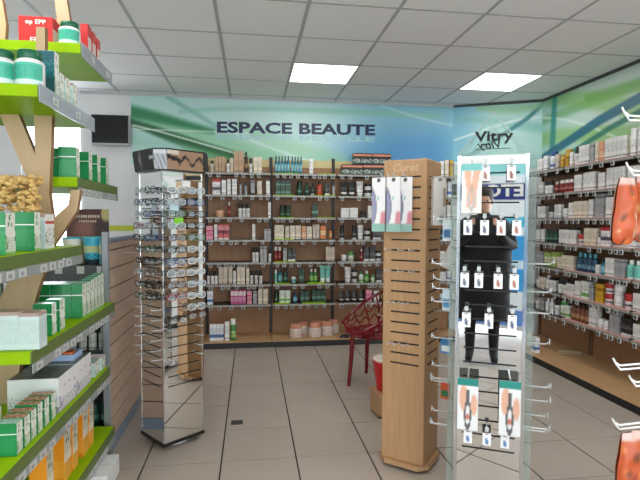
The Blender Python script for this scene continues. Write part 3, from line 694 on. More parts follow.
# chamfered header of poster panels
R = h_+.045; cc = .055
oct_ = [(-R+cc, -R), (R-cc, -R), (R, -R+cc), (R, R-cc), (R-cc, R), (-R+cc, R), (-R, R-cc), (-R, -R+cc)]
hd = MB().prism(oct_, lambda p: (p[0]*.93, p[1]*.93, GTOP+.012), lambda p: (p[0]*1.0, p[1]*1.0, GTOP+.135)).build('header', M_black, gt, fix=True)
MB().box(-h_, h_, -h_, h_, GTOP, GTOP+.012).build('header_plate', M_chrome, gt)
def hpanel(i, fn, nm):
    a, b = oct_[i], oct_[(i+1) % 8]; k0, k1 = .945, 1.012
    P0 = (a[0]*k0, a[1]*k0, GTOP+.016); U = (b[0]*k0-a[0]*k0, b[1]*k0-a[1]*k0, 0); V = (a[0]*(k1-k0), a[1]*(k1-k0), .11)
    return paint(nm, P0, U, V, 24, 12, fn, .002, hd)
def pb(u, v, p): 
    c = np.zeros(u.shape+(3,))+(24, 22, 24); c[(u > .3) & (u < .42)] = (70, 66, 70); c[((u-.35)**2/.004+(v-.55)**2/.1) < 1] = (130, 120, 116)
    c[(u > .8) & (v > .5) & (v < .75)] = (190, 190, 192); return c
def pg(u, v, p):
    c = np.zeros(u.shape+(3,))+(176, 178, 186); k = np.abs(np.sin(u*9+v*5)) < .3; c[k] = (92, 92, 108); c[v > .8] = (206, 208, 214); return c
def ptn(u, v, p):
    c = np.zeros(u.shape+(3,))+(150, 120, 96); k = (np.abs(v-.5-.2*np.sin(u*16)) < .1) & (u > .3); c[k] = (34, 28, 26)
    k = (np.abs(v-.6+.5*(u-.15)) < .12) & (u < .35); c[k] = (30, 26, 24); c[(u < .3) & (v > .75)] = (200, 190, 176); return c
hpanel(0, pb, 'poster_panel')['label'] = 'black poster with a face'; hpanel(1, pg, 'poster_panel')['label'] = 'pale grey poster of glasses'; hpanel(2, ptn, 'poster_panel')['label'] = 'tan poster with brush script'
# price card strips on the corner post
MB().box(h_+.0035, h_+.0045, h_-.03, h_-.004, .9, 1.6).build('white_strip', M_white, gt)
gcard = MB().box(-.05, .05, -.001, .001, 0, .036).mesh('eye_chart', [M_white])
# glasses prototypes
GCOL = {'black': (S(20, 20, 22), 'black'), 'tort': (S(110, 70, 44), 'tortoiseshell'), 'clear': (S(206, 208, 212), 'clear'), 'blue': (S(64, 84, 140), 'blue'), 'red': (S(160, 44, 70), 'red'), 'green': (S(60, 110, 66), 'green'), 'brown': (S(88, 64, 52), 'brown'), 'white': (S(232, 230, 226), 'white')}
M_lens = pane_mat('spectacle lens', S(210, 222, 230), .72, .03); M_lensd = pane_mat('dark lens', S(40, 36, 34), .25, .05)
def rim(cx, hw, hh, n=14): return [(cx+hw*math.copysign(abs(math.cos(t))**.75, math.cos(t)), 0, hh*math.copysign(abs(math.sin(t))**.75, math.sin(t))) for t in [2*PI*k/n for k in range(n)]]
GM = {}
def glasses_meshes(c):
    if c in GM: return GM[c]
    fm = mat('frame '+c, GCOL[c][0], .25)
    f = MB()
    for sx in (-1, 1): f.tube(rim(sx*.0325, .027, .0185), .0021, 5, closed=True)
    f.tube([(-.009, 0, .004), (0, -.002, .009), (.009, 0, .004)], .0019, 5)
    fr_ = f.mesh('frame', [fm], True)
    ln = MB().add([(x, .0004, z) for x, _, z in rim(0, .026, .0178)], [tuple(range(14))]).mesh('lens', [M_lensd if c in ('brown',) else M_lens])
    tl = MB().tube([(-.0605, .0, .010), (-.0605, .014, .010), (-.045, .017, .008), (.045, .020, .0), (.058, .022, -.014)], .0019, 5).mesh('temple', [fm], True)
    tr = MB().tube([(.0605, .0, .010), (.0605, .009, .010), (.045, .011, .008), (-.045, .0135, .0), (-.058, .014, -.014)], .0019, 5).mesh('temple', [fm], True)
    GM[c] = (fr_, ln, tl, tr); return GM[c]
hookme = MB().tube([(0, 0, 0), (0, -.05, .003), (0, -.055, .012)], .0032, 5).mesh('nose_hook', [M_clear], True)
GROWS = [1.545, 1.475, 1.405, 1.335, 1.265, 1.195, 1.125, 1.055, .985, .915]
rc = random.Random(3)
GSEQ = {0: ['clear', 'black', 'blue', 'black', 'clear', 'blue', 'red', 'clear', 'black', 'blue', 'black', 'green', 'brown', 'black', 'clear', 'tort', 'black', 'brown', 'green', 'black'],
        1: ['white', 'clear', 'clear', 'blue', 'green', 'black', 'clear', 'black', 'tort', 'green', 'black', 'white', 'blue', 'white', 'clear', 'white', 'tort', 'clear', 'red', 'white']}
for f in (0, 1):
    for r, z in enumerate(GROWS):
        for c in (0, 1):
            u = -.066+.132*c; col = GSEQ[f][r*2+c]
            out = h_+.034+rc.uniform(-.004, .012)
            hk = ob('nose_hook', hookme, gt, (0, 0, 0), f*PI/2); a = f*PI/2
            hk.location = (u*math.cos(a)+h_*math.sin(a), u*math.sin(a)-h_*math.cos(a), z-.004)
            lab = f'{GCOL[col][1]} reading glasses, {ORD(r)} row, {["left", "right"][c]} column, {["left", "right"][f]} face of mirrored tower'
            g = thing('reading_glasses', lab, 'glasses', spot(GLOC, GTH, a, u, out, z), GTH+a+rc.uniform(-.08, .08), 'reading glasses on the mirrored tower')
            fr_, ln, tl, tr = glasses_meshes(col)
            ob('frame', fr_, g); ob('lens', ln, g, (-.0325, 0, 0)); ob('lens', ln, g, (.0325, 0, 0)); ob('temple', tl, g); ob('temple', tr, g)
# lower empty rows keep their clear hooks, one white pair left hanging
for f in (0, 1):
    a = f*PI/2
    for k, z in enumerate([.84, .78, .72, .66, .60, .545] if f == 0 else [.72, .66, .60, .545]):
        for u in (-.1, .1):
            hk = ob('nose_hook', hookme, gt, (u*math.cos(a)+h_*math.sin(a), u*math.sin(a)-h_*math.cos(a), z), a)
for k, (f, u, z, col) in enumerate(((1, .07, .845, 'white'), (1, -.055, .775, 'black'), (1, .075, .79, 'tort'))):
    g = thing('reading_glasses', f'{["white", "black", "tortoiseshell"][k]} reading glasses hanging lowest on the right face of the mirrored tower', 'glasses', spot(GLOC, GTH, f*PI/2, u, h_+.035, z), GTH+f*PI/2, 'reading glasses on the mirrored tower')
    fr_, ln, tl, tr = glasses_meshes(col)
    ob('frame', fr_, g); ob('lens', ln, g, (-.0325, 0, 0)); ob('lens', ln, g, (.0325, 0, 0)); ob('temple', tl, g); ob('temple', tr, g)
for k, (f, u, z, c) in enumerate(((1, -.03, 1.365, (140, 220, 60)), (1, .02, 1.585, (226, 226, 220)), (0, .05, 1.44, (214, 224, 240)), (0, .06, 1.30, (220, 226, 240)), (1, -.06, 1.44, (200, 226, 236)))):
    nm = ['lime', 'cream', 'pale blue', 'lavender', 'aqua'][k]
    p = spot(GLOC, GTH, f*PI/2, u, h_+.004, z)
    o = ob('eye_test_card', bevel(MB().box(-.03, .03, -.0008, .0008, -.018, .018).mesh('eye_test_card', [mat('card '+nm, S(*c), .5)]), .0004), None, p, GTH+f*PI/2)
    tag(o, f'small {nm} card stuck on the {["left", "right"][f]} face of the mirrored tower', 'card')
# ================================================================== OAK TOWER
OTH = math.radians(-39.2); OS = .245
ocn = (.915, 2.47); ou = (math.cos(OTH), math.sin(OTH)); on_ = (math.sin(OTH), -math.cos(OTH))
OLOC = (ocn[0]-OS/2*ou[0]-OS/2*on_[0], ocn[1]-OS/2*ou[1]-OS/2*on_[1], 0); OTOP = 1.70; oh = OS/2
ot = thing('oak_tower', 'tall square oak veneer display tower with black slots', 'display', OLOC, OTH)
MB().lathe([(.12, .0), (.12, .02)], 20).build('turntable', M_black, ot)
Rb, cb = oh+.022, .05
ob_ = [(-Rb+cb, -Rb), (Rb-cb, -Rb), (Rb, -Rb+cb), (Rb, Rb-cb), (Rb-cb, Rb), (-Rb+cb, Rb), (-Rb, Rb-cb), (-Rb, -Rb+cb)]
MB().prism(ob_, lambda p: (p[0], p[1], .02), lambda p: (p[0], p[1], .045)).build('base_plate', M_oak, ot, fix=True)
bbox_(-oh, oh, -oh, oh, .045, OTOP, 'body', M_oak, ot, .004)
osl = MB().box(-.082, .082, -oh-.0012, -oh+.001, 0, .0085).mesh('slot', [M_slot])
for f in range(4):
    for k in range(19): ob('slot', osl, ot, (.008 if f == 0 else 0, 0, .585+.0565*k) if f == 0 else (0, 0, .585+.0565*k), f*PI/2)
t = textmesh('pale_script', 'Curet', .06, mat('pale script print', S(204, 170, 132), .6), ot, 1., .001, .0003, shear=.2)
t.location = (0, -oh-.0006, OTOP-.045)
ohook = MB().tube([(0, 0, 0), (0, -.085, .004), (0, -.092, .016)], .003, 5).mesh('hook', [M_clear], True)
def hook_on(root, half, f, u, z, me):
    a = f*PI/2; return ob('hook', me, root, (u*math.cos(a)+half*math.sin(a), u*math.sin(a)-half*math.cos(a), z), a)
OSZ = lambda k: .585+.0565*k+.004
for k in (11, 9): [hook_on(ot, oh, 0, u, OSZ(k), ohook) for u in (-.075, 0, .06)]
for k in (2, 6): [hook_on(ot, oh, 0, u, OSZ(k), ohook) for u in (-.06, -.02, .03)]
for u_ in (-.118, -.062, -.03, .022): hook_on(ot, oh, 0, max(u_, -.1), OSZ(18), ohook)
hook_on(ot, oh, 1, -.07, OSZ(18)-.004, ohook); hook_on(ot, oh, 1, .06, OSZ(14), ohook); hook_on(ot, oh, 1, .02, OSZ(5), ohook)
def insole(u, v, p):
    c = np.zeros(u.shape+(3,))+(232, 228, 228)
    d = np.hypot((u+.15)*1.0, (v-.45)*1.3)
    c = lerp(c, (150, 148, 176), (1-sst(.44, .48, d))*sst(.08, .12, v))
    c = lerp(c, (60, 62, 88), (1-sst(.02, .05, np.abs(d-.47)))*.7*sst(.12, .2, v))
    c = lerp(c, (206, 132, 142), sst(.6, .75, u+.4*(.3-v))*(1-sst(.34, .4, v)))
    c = lerp(c, (140, 178, 168), (1-sst(.13, .16, v)))
    c = lerp(c, (168, 196, 196), 1-sst(.06, .09, np.hypot(u-.45, (v-.62)*2)))
    c = lerp(c, (40, 38, 44), (1-sst(.015, .03, np.abs(v-.95)))*(np.abs(u-.5) < .14))
    return c
for k, (u, out, zt) in enumerate(((-.118, .08, OSZ(18)-.0195), (-.03, .085, OSZ(18)-.0195), (.022, .05, OSZ(18)-.0195), (-.062, .045, OSZ(18)-.0195))):
    p = spot(OLOC, OTH, 0, u, oh+out, zt)
    c = paint('insole_pack', (-.037, 0, -.275), (.074, 0, 0), (0, 0, .29), 12, 30, insole, .008, None, loc=p, rz=OTH+.12)
    tag(c, ['leftmost white and lavender insole pack hanging on the oak tower', 'middle front white and lavender insole pack on the oak tower', 'rightmost insole pack with pink edge on the oak tower', 'rear insole pack half hidden between two others on oak tower'][k], 'pack', 'insole packs on the oak tower')
def wbox(u, v, p):
    c = np.zeros(u.shape+(3,))+(238, 234, 228); c[np.hypot(u-.62, (v-.12)*2.4) < .2] = (168, 186, 180)
    k = (v > .4) & (v < .8) & (u > .75); c[k] = (170, 160, 140); c[(np.abs(v-.95) < .02) & (np.abs(u-.5) < .16)] = (40, 40, 44); return c
p = spot(OLOC, OTH, PI/2, -.066, oh+.046, OSZ(18)-.014)
b_ = thing('white_gift_box', 'upright white box hanging high on the right side of the oak tower', 'box', p, OTH+PI/2-.9)
paint('front', (-.034, -.02, -.245), (.068, 0, 0), (0, 0, .25), 10, 26, wbox, .002, b_)
bbox_(-.034, .034, -.0175, .022, -.245, 0, 'box_body', mat('white card', S(236, 232, 226), .5), b_, .002)
p = spot(OLOC, OTH, PI/2, .06, oh+.02, 1.27)
b_ = thing('tilted_white_box', 'tilted white box hanging askew between oak tower and mirror rack', 'box', (1.045, 2.47, 1.11), math.radians(-25))
b_.rotation_euler = (0, math.radians(24), math.radians(-20))
bbox_(-.055, .055, -.016, .016, 0, .15, 'box_body', mat('white card', S(236, 232, 226), .5), b_, .002)
def wb2(u, v, p):
    c = np.zeros(u.shape+(3,))+(236, 230, 226); k = np.hypot(u-.95, (v-.4)*1.2) < .3; c[k] = (150, 132, 112); c[(np.abs(v-.8) < .025) & (u > .15) & (u < .5)] = (180, 176, 172); return c
paint('front', (-.055, -.0185, 0), (.11, 0, 0), (0, 0, .15), 12, 14, wb2, .002, b_)
MB().tube([(-.02, 0, .15), (0, 0, .185), (.02, 0, .15)], .002, 5).build('hang_tab', M_clear, b_)
# grey pack on the left side of the tower
p = spot(OLOC, OTH, -PI/2, -.02, oh+.055, .80)
c = paint('slim_blister_pack', (-.02, 0, -.2), (.04, 0, 0), (0, 0, .2), 6, 14, lambda u, v, p: lerp((166, 164, 170), (206, 204, 206), sst(.5, .8, v)), .01, None, loc=p, rz=OTH-PI/2+.6)
tag(c, 'slim grey blister pack hanging on the left side of the oak tower', 'pack')
hook_on(ot, oh, 3, -.02, .806, ohook)
# things on hooks between the oak tower and the mirror rack
# ================================================================== MIRROR RACK WITH TRIANGULAR SIGN
VTH = math.radians(-26.6); VS = .296
VC = np.array([1.056, 2.035]); vn = np.array([math.sin(VTH), -math.cos(VTH)])
VLOC = (VC[0]-vn[0]*VS/2, VC[1]-vn[1]*VS/2, 0); vh = VS/2; VTOP = 1.655
vr = thing('mirror_rack', 'mirrored pedicure accessory rack with triangular acrylic sign lettered Vitry', 'display', VLOC, VTH)
MB().lathe([(.19, 0), (.19, .015), (.06, .022), (.06, .04)], 24).build('foot_plate', M_chrome, vr, smooth=True)
bbox_(-vh, vh, -vh, vh, .04, .07, 'base_tray', M_chrome, vr, .003)
MB().box(-vh+.012, vh-.012, -vh+.006, vh-.006, .07, VTOP).build('core', M_white, vr)
for f in range(4):
    a = f*PI/2
    MB().box(-vh+.014, vh-.014, -vh, -vh+.005, .07, VTOP).build('mirror_panel', M_mirror, vr, (0, 0, 0), a)
    MB().box(-vh-.001, -vh+.013, -vh-.001, -vh+.013, .07, VTOP+.008).build('corner_post', M_chrome, vr, (0, 0, 0), a)
    MB().box(-vh+.012, vh-.012, -vh-.003, -vh-.0005, VTOP-.035, VTOP+.006).build('top_band', M_white, vr, (0, 0, 0), a)
for sx in (-1, 1): MB().box(sx*(vh+.0185)-.0145, sx*(vh+.0185)+.0145, -vh+.02, -vh+.024, .07, VTOP-.02).build('acrylic_wing', M_acryl, vr)
vsl = MB().box(-.112, .112, -vh-.0012, -vh-.0002, 0, .007).mesh('slot', [M_slot])
VZ = [VTOP-.075-.0655*k for k in range(20)]
for z in VZ: ob('slot', vsl, vr, (0, 0, z))
# sign
sg = ob('sign', MB().prism([(-vh-.006, 0), (vh+.006, 0), (0, .182)], lambda p: (p[0], -vh-.002, p[1]), lambda p: (p[0], -vh+.002, p[1])).mesh('sign', [M_acryl], fix=True), vr, (0, 0, VTOP+.01))
for f in (1, 2, 3):
    ob('rear_pane', MB().add([(-vh, -vh, 0), (vh, -vh, 0), (0, -vh*.25, .165), (-vh, -vh+.003, 0), (vh, -vh+.003, 0), (0, -vh*.25+.003, .165)], [(0, 1, 2), (5, 4, 3), (0, 3, 4, 1), (1, 4, 5, 2), (2, 5, 3, 0)]).mesh('rear_pane', [M_acryl]), vr, (0, 0, VTOP+.01), f*PI/2)
for a, b in (((-vh-.006, 0), (0, .182)), ((vh+.006, 0), (0, .182))): MB().tube([(a[0], -vh-.001, a[1]), (b[0], -vh-.001, b[1])], .0018, 5).build('sign_edge', M_alu, sg)
M_blk = mat('sign ink', S(18, 20, 20), .5)
t = textmesh('lettering', 'Vitry', .06, M_blk, sg, 1.3, .0004, .0004, fat=.0035); t.location = (0, -vh-.0032, .078); t['label'] = 'black lettering Vitry'
t = textmesh('lettering_mirrored', 'Vitry', .044, M_blk, sg, -1.1, .0003, .0003, shear=.3, fat=.001); t.location = (-.012, -vh-.003, .040)
MB().box(-.075, .07, -vh-.0034, -vh-.0024, .0225, .025).build('sign_rule', M_blk, sg)
# small carded instruments
def minicard(col):
    def fn(u, v, p):
        c = np.zeros(u.shape+(3,))+(240, 240, 242); d = np.abs((u-.5)+.25*(v-.35)); k = (d < .16) & (v > .12) & (v < .62); c[k] = col
        c[(np.abs(v-.9) < .04) & (np.abs(u-.5) < .2)] = (60, 60, 66); return c
    return fn
def holder(u, out, z, f=0):
    return hook_on(vr, vh, f, u, z, vhook)
vhook = MB().tube([(0, 0, 0), (0, -.05, .002), (0, -.058, .014)], .0028, 5).box(-.008, .008, -.06, -.056, .006, .026).mesh('hook', [M_clear], False)
MINI = [(2, ((-.03, 0), (.075, 1)), 'top row'), (6, ((-.1, 2), (-.03, 2), (.038, 0), (.1, 0)), 'upper middle row'), (10, ((-.11, 2), (-.05, 2), (.03, 0), (.095, 0)), 'centre row'), (13, ((-.1, 3), (-.005, 3), (.09, 3)), 'lower middle row'), (18, ((-.085, 4), (-.005, 4), (.07, 4)), 'bottom row')]
MCOLS = [((170, 110, 90), 'brown'), ((150, 90, 80), 'russet'), ((96, 104, 120), 'grey'), ((84, 96, 120), 'slate'), ((90, 130, 180), 'blue')]
for row, its, rn in MINI:
    z = VZ[0] if row == 2 else VTOP-.055-.0655*row+.06 if False else None
MY = {2: 179.5, 6: 234, 10: 288, 13: 329, 18: 450}
for row, its, rn in MINI:
    zt = CAMH+(220.0-MY[row])/FPX*2.10
    for k, (u, ci) in enumerate(its):
        hgt = .056 if row == 18 else .065; p = spot(VLOC, VTH, 0, u, vh+.052, zt)
        c = paint('instrument_card', (-.018, 0, 0), (.036, 0, 0), (0, 0, hgt), 8, 14, minicard(MCOLS[ci][0]), .003, None, loc=p, rz=VTH)
        tag(c, f'{ORD(k)} small white instrument card from left, {rn} of the mirror rack', 'card', 'instrument cards on the mirror rack')
        holder(u, 0, zt+hgt+.0032)
def footcard(top):
    def fn(u, v, p):
        c = np.zeros(u.shape+(3,))+(236, 228, 220)
        k1 = np.abs(u-.34-.06*np.sin(v*5)) < (.1+.08*v); k2 = np.abs(u-.68+.06*np.sin(v*5)) < (.1+.08*v)
        c[(k1 | k2) & (v > .12)] = (226, 176, 150)
        rg = np.abs(np.hypot((u-.5)*2.2, (v-.28)*1.5)-.3); c[rg < .09] = (190, 184, 180)
        c = lerp(c, (214, 150, 120), (1-sst(.05, .16, np.hypot(u-.5, v-.5)))*.6)
        c = lerp(c, top, (v > .86)*1.); return c
    return fn
for k, (x0, x1, y0, y1, tc_, lab) in enumerate(((461.5, 481, 163, 213, (120, 190, 186), 'large card with a photo of two feet, top left of the mirror rack'), (457, 477.5, 376, 430, (28, 130, 120), 'teal-topped nipper card at lower left of the mirror rack'), (499, 519.5, 380, 436, (40, 140, 128), 'teal-topped nipper card at lower right of the mirror rack'))):
    sc_ = 2.06/FPX; wd, ht = (x1-x0)*sc_, (y1-y0)*sc_
    v = ray((x0+x1)/2, y1); n3 = np.array([vn[0], vn[1], 0]); P_ = np.array([*(VC+vn*.085), 0]); pos = CO+v*((P_-CO)@n3)/(v@n3)
    def nip(u, v, p, base=footcard(tc_)):
        c = np.zeros(u.shape+(3,))+(232, 232, 232)
        c = lerp(c, (224, 172, 146), (1-sst(.2, .3, np.hypot((u-.3)*1.2, v-.62)))*1.); c = lerp(c, (224, 172, 146), (1-sst(.12, .2, np.hypot(u-.8, (v-.5)*.8)))*1.)
        l = np.abs(np.hypot((u-.5)*1.9, (v-.3)*1.1)-.27); c = lerp(c, (92, 90, 94), 1-sst(.05, .08, l)); c = lerp(c, (92, 90, 94), (1-sst(.05, .09, np.abs(u-.5)))*(v > .5)*(v < .8))
        c = lerp(c, (206, 120, 100), 1-sst(.06, .1, np.hypot(u-.5, (v-.26)*1.3)))
        return lerp(c, tc_, (v > .86)*1.)
    c = paint('foot_care_card', (-wd/2, 0, 0), (wd, 0, 0), (0, 0, ht), 18, 40, footcard(tc_) if k == 0 else nip, .006, None, loc=pos, rz=VTH)
    tag(c, lab, 'card', 'large cards on the mirror rack')
    rel = np.array([pos[0]-VLOC[0], pos[1]-VLOC[1]]); u_ = rel@np.array([math.cos(VTH), math.sin(VTH)])
    lh = MB().tube([(0, 0, 0), (0, -.082, .002), (0, -.092, .014)], .003, 5).mesh('hook', [M_clear], True); hook_on(vr, vh, 0, u_, pos[2]+ht+.0035, lh)
# empty clear hooks out of both sides
lhook = MB().tube([(0, 0, 0), (0, -.1, .0), (0, -.112, .012)], .0035, 5).box(-.009, .009, -.116, -.112, .0, .024).mesh('hook', [M_clear], False)
for f, ys in ((3, (265, 283, 305, 378, 387, 428, 436, 443)), (1, (262, 292, 311, 345, 385, 390, 399, 420, 427, 436))):
    for k, y in enumerate(ys):
        z = CAMH+(220-y)/FPX*2.2; hook_on(vr, vh, f, (.0 if k % 2 else -.07) if f == 1 else (.0 if k % 2 else .07), z, lhook)
# packs hanging on the left hooks
for k, (y, w_, hh, c1, c2, lab) in enumerate(((218, .045, .1, (222, 232, 236), (60, 110, 160), 'white and blue accessory pack hanging at top left side of mirror rack'), (292, .04, .1, (210, 226, 238), (90, 150, 200), 'pale blue accessory pack on the left side of the mirror rack'), (345, .05, .07, (60, 120, 170), (226, 230, 232), 'blue accessory pack low on the left side of the mirror rack'), (392, .045, .08, (206, 86, 52), (40, 110, 70), 'orange and green pack lowest on the left side of mirror rack'))):
    z = CAMH+(220-y)/FPX*2.2
    p = spot(VLOC, VTH, -PI/2, .045, vh+.05, z-hh-.004)
    c = paint('accessory_pack', (-w_/2, 0, 0), (w_, 0, 0), (0, 0, hh), 6, 10, lambda u, v, p, c1=c1, c2=c2: lerp(c1, c2, (np.abs(v-.35) < .2)*(np.abs(u-.5) < .35)*1.), .008, None, loc=p, rz=VTH-.35)
    tag(c, lab, 'pack', 'packs on the left side of the mirror rack'); hook_on(vr, vh, 3, .045, z+.0005, lhook)
# ================================================================== RED CHAIR
ch = thing('lattice_chair', 'glossy dark red plastic chair with pierced leaf-vein back', 'chair', (1.02, 3.99, 0), math.radians(-80))
def srf(a): return .225+.0*a
seat = MB().lathe([(.02, .405), (.20, .405), (.225, .415), (.232, .43), (.215, .442), (.18, .436), (.02, .43)], 28).build('seat', M_red, ch, smooth=True)
for k, wa in enumerate((199, 90, 20, 290)):
    x, y = .2*math.cos(math.radians(wa+80)), .2*math.sin(math.radians(wa+80))
    MB().tube([(x, y, .415), (x*1.08, y*1.08, .2), (x*1.18, y*1.18, .0)], [.022, .019, .015], 8).build('leg', M_red, ch, smooth=True)
def rimz(a): return .445+.36*(.5-.5*math.cos(a))**1.15      # a = 0 at the front
def shell(a, t):
    z0 = .425; z1 = rimz(a); r = .222+.06*t; return (r*math.sin(a), -r*math.cos(a), z0+(z1-z0)*t)
bk = MB(); A0, A1 = .75, 2*PI-.75
bk.tube([shell(A0+(A1-A0)*k/40, 1) for k in range(41)], .0125, 7)
bk.tube([shell(A0+(A1-A0)*k/40, .05) for k in range(41)], .011, 7)
bk.build('back_rim', M_red, ch, smooth=True)
for k in range(15):
    a = A0+(A1-A0)*k/14; MB().tube([shell(a+.09*math.sin(3*t_/6+k), t_/6) for t_ in range(7)], .0085, 6).build('back_rib', M_red, ch, smooth=True)
for j, tt in enumerate((.32, .62)):
    MB().tube([shell(A0+(A1-A0)*k/56, tt+.09*math.sin(k*PI/2)) for k in range(57)], .0075, 6).build('back_vein', M_red, ch, smooth=True)
# ================================================================== RED TUB ON A WOODEN BOX
sb = thing('wooden_box_stand', 'low wooden box half hidden behind the oak tower', 'box', (.95, 3.32, 0), .1)
bbox_(-.09, .09, -.09, .09, .012, .155, 'box_body', M_oak, sb, .004); bbox_(-.095, .095, -.095, .095, .155, .17, 'box_top', M_oak, sb, .003); bbox_(-.085, .085, -.085, .085, 0, .012, 'box_foot', M_dark, sb, .002)
tb = thing('red_tub', 'red plastic tub with pale lid on the wooden box', 'tub', (.95, 3.32, .1705))
MB().lathe([(.06, 0), (.07, .008), (.098, .19), (.105, .2), (.105, .212), (.098, .212)], 24).build('tub', M_redb, tb, smooth=True)
MB().lathe([(.098, .2125), (.1, .222), (.09, .232), (.02, .236)], 24).build('lid', mat('pale tub lid', S(224, 206, 190), .4), tb, smooth=True)
MB().box(-.06, .02, -.05, -.02, .2365, .246).build('lid_label', mat('mint label', S(206, 232, 214), .5), tb)
# ================================================================== LEFT UNIT: WOODEN TREE WITH LIME SHELVES
XF, XIN, XBK = -.78, -.797, -1.42
tu = thing('tree_shelving', 'lime green shelving on branching plywood tree supports at left', 'shelving', (0, 0, 0))
LSH = [(2.181, 2.41, 2.89), (1.866, 1.94, 2.57), (1.561, 2.34, 3.0), (1.251, 1.38, 2.38), (.898, 1.84, 2.905), (.557, 1.43, 2.80), (.191, 1.62, 2.88)]
M_railc = pane_mat('clear price strip', S(206, 212, 220), .45, .1)
ltag = MB().box(0, .003, -.026, .026, -.014, .014).box(.003, .0034, -.018, .006, -.008, .006, 1).mesh('price_tag', [M_tagw, mat('tag print', S(150, 150, 152), .5)])
for k, (z, y0, y1) in enumerate(LSH):
    s = bbox_(XBK, XF, y0, y1, z-.045, z, 'shelf', M_lime, tu, .002)
    MB().box(XF, XF+.004, y0+.002, y1, z-.044, z-.001).build('shelf_lip', M_olive, s)
    if k < 2: MB().box(XF+.005, XF+.008, y0+.002, y1+.01, z-.062, z+.006).build('price_strip', M_railc, s); zz = z-.03
    else: MB().box(XF+.002, XF+.006, y0+.01, y1, z-.082, z-.046).build('price_strip', mat('grey price strip', S(150, 154, 150), .3), s); zz = z-.064
    n = int((y1-y0)/.085)
    for i in range(n):
        if (i*7+k*3) % 5 == 4 or (k < 2 and i % 3 != 1): continue
        ob('price_tag', ltag, s, (XF+(.009 if k < 2 else .0065), y0+.06+i*.085, zz))
def plate(name, poly, Y, th, parent):
    pts = [atY(x, y, Y) for x, y in poly]; p2 = [(p[0], p[2]) for p in pts]
    b = MB().prism(p2, lambda p: (p[0], Y, p[1]), lambda p: (p[0], Y+th, p[1]), 0, 1)
    o = b.build(name, [M_ply, M_plye], parent, fix=True)
    bm = bmesh.new(); bm.from_mesh(o.data); bmesh.ops.triangulate(bm, faces=[f for f in bm.faces if len(f.verts) > 4]); bm.to_mesh(o.data); bm.free(); return o
TR = [(33, 84), (53, 84), (51, 150), (49, 193), (52.5, 219), (68, 205), (70.5, 190), (80, 190), (77, 211), (53, 246), (38, 290), (26, 330), (14, 400), (12, 515), (-40, 515), (-30, 400), (-14, 330), (4, 290), (20, 250), (29, 212), (27, 178), (-10, 92), (9, 92), (35, 154)]
plate('trunk', TR, 2.285, .035, tu)
plate('branch', [(36, 27), (45, 27), (45, 70), (36, 70)], 2.26, .03, tu)
plate('branch', [(52, -24), (60, -24), (66, -4), (70, 20), (66, 60), (56, 60), (57, 22)], 2.60, .03, tu)
plate('branch', [(-30, -24), (-6, -24), (2, 0), (6, 24), (4, 60), (-30, 60)], 2.60, .03, tu)
MB().box(-1.40, -1.36, 2.30, 2.88, 0, 2.2).build('rear_panel', mat('pale green panel', S(206, 216, 204), .6), tu)
# package prints for the left unit
def gfront(name, c1, line, c2=None): return pack(name, S(*c1), [(.66, .69, S(*line))]+([(0, .3, S(*c2))] if c2 else []), S(60, 166, 106), (.1, .55), .35, ts=(22, 22, 40))
F_green = gfront('green box front', (20, 132, 74), (236, 240, 236)); D_green = pack('green box side', S(232, 232, 222), [(.0, .08, S(150, 190, 120))], S(120, 150, 100), (.1, .4), .4, blob=(S(96, 140, 70), .12, .95), ts=(26, 26, 44))
T_green = pack('green box top', S(176, 206, 196), (), S(60, 140, 110), (-1, 2), .35)
F_teal = pack('teal box front', S(14, 92, 104), [(.0, .4, S(10, 70, 84))], S(60, 150, 160), (.45, .8), .35)
F_mint = pack('pale carton front', S(206, 222, 220), [(.9, 1.01, S(176, 150, 140))], S(160, 190, 186), (.15, .8), .4, ts=(26, 26, 44))
F_red = pack('red box front', S(196, 44, 44), [(0, .05, S(240, 236, 230))], None, (0, 0), .35)
D_red = pack('red white side', S(232, 222, 216), [(.6, 1.01, S(196, 44, 44))], S(190, 150, 140), (.1, .55), .4)
F_or = pack('orange box front', S(240, 152, 26), [(.0, .06, S(226, 130, 20))], S(250, 190, 90), (.1, .4), .4, ts=(26, 26, 44))
D_or = pack('orange box side', S(232, 220, 196), [(.0, .35, S(240, 170, 70))], S(110, 120, 90), (.5, .95), .4, blob=(S(70, 90, 70), .55, .95), ts=(26, 26, 44))
T_or = pack('orange box top', S(206, 140, 60), (), S(160, 110, 60), (-1, 2), .4)
F_bw = pack('big white box front', S(226, 228, 226), [(.0, .2, S(150, 150, 146))], S(140, 150, 146), (.2, .5), .4, ts=(26, 26, 44))
D_bw = pack('big white box side', S(232, 230, 230), [(.0, .06, S(180, 170, 190))], S(120, 110, 126), (.06, .35), .4, blob=(S(176, 164, 196), .12, .7), ts=(26, 26, 44))
T_bw = pack('big grey box top', S(92, 92, 88), (), S(120, 120, 114), (-1, 2), .35)
T_br = pack('brown circle top', S(168, 104, 82), (), S(206, 186, 156), (-1, 2), .4, ts=(5, 5, 5))
D_grey = M_white
def lbox(name, xl, xr, ytop, Y, z, dep, mats, label, cat='box', group=None, xright=None):
    X1 = xright if xright is not None else atY(xr, 220, Y)[0]
    X0 = X1-(xr-xl)*(atY(xr, 220, Y)-CO)@cf/FPX
    h = atY(xr, ytop, Y)[2]-z
    w = X1-X0
    me = bevel(MB().box(-w/2, w/2, 0, dep, 0, h, [0, 1, 0, 1, 2, 2]).mesh(name, list(mats)), .0015)
    return tag(ob(name, me, None, ((X0+X1)/2, Y, z+.0005)), label, cat, group)
def Yp(px, X=XIN): return float(atX(px, 220, X)[1])
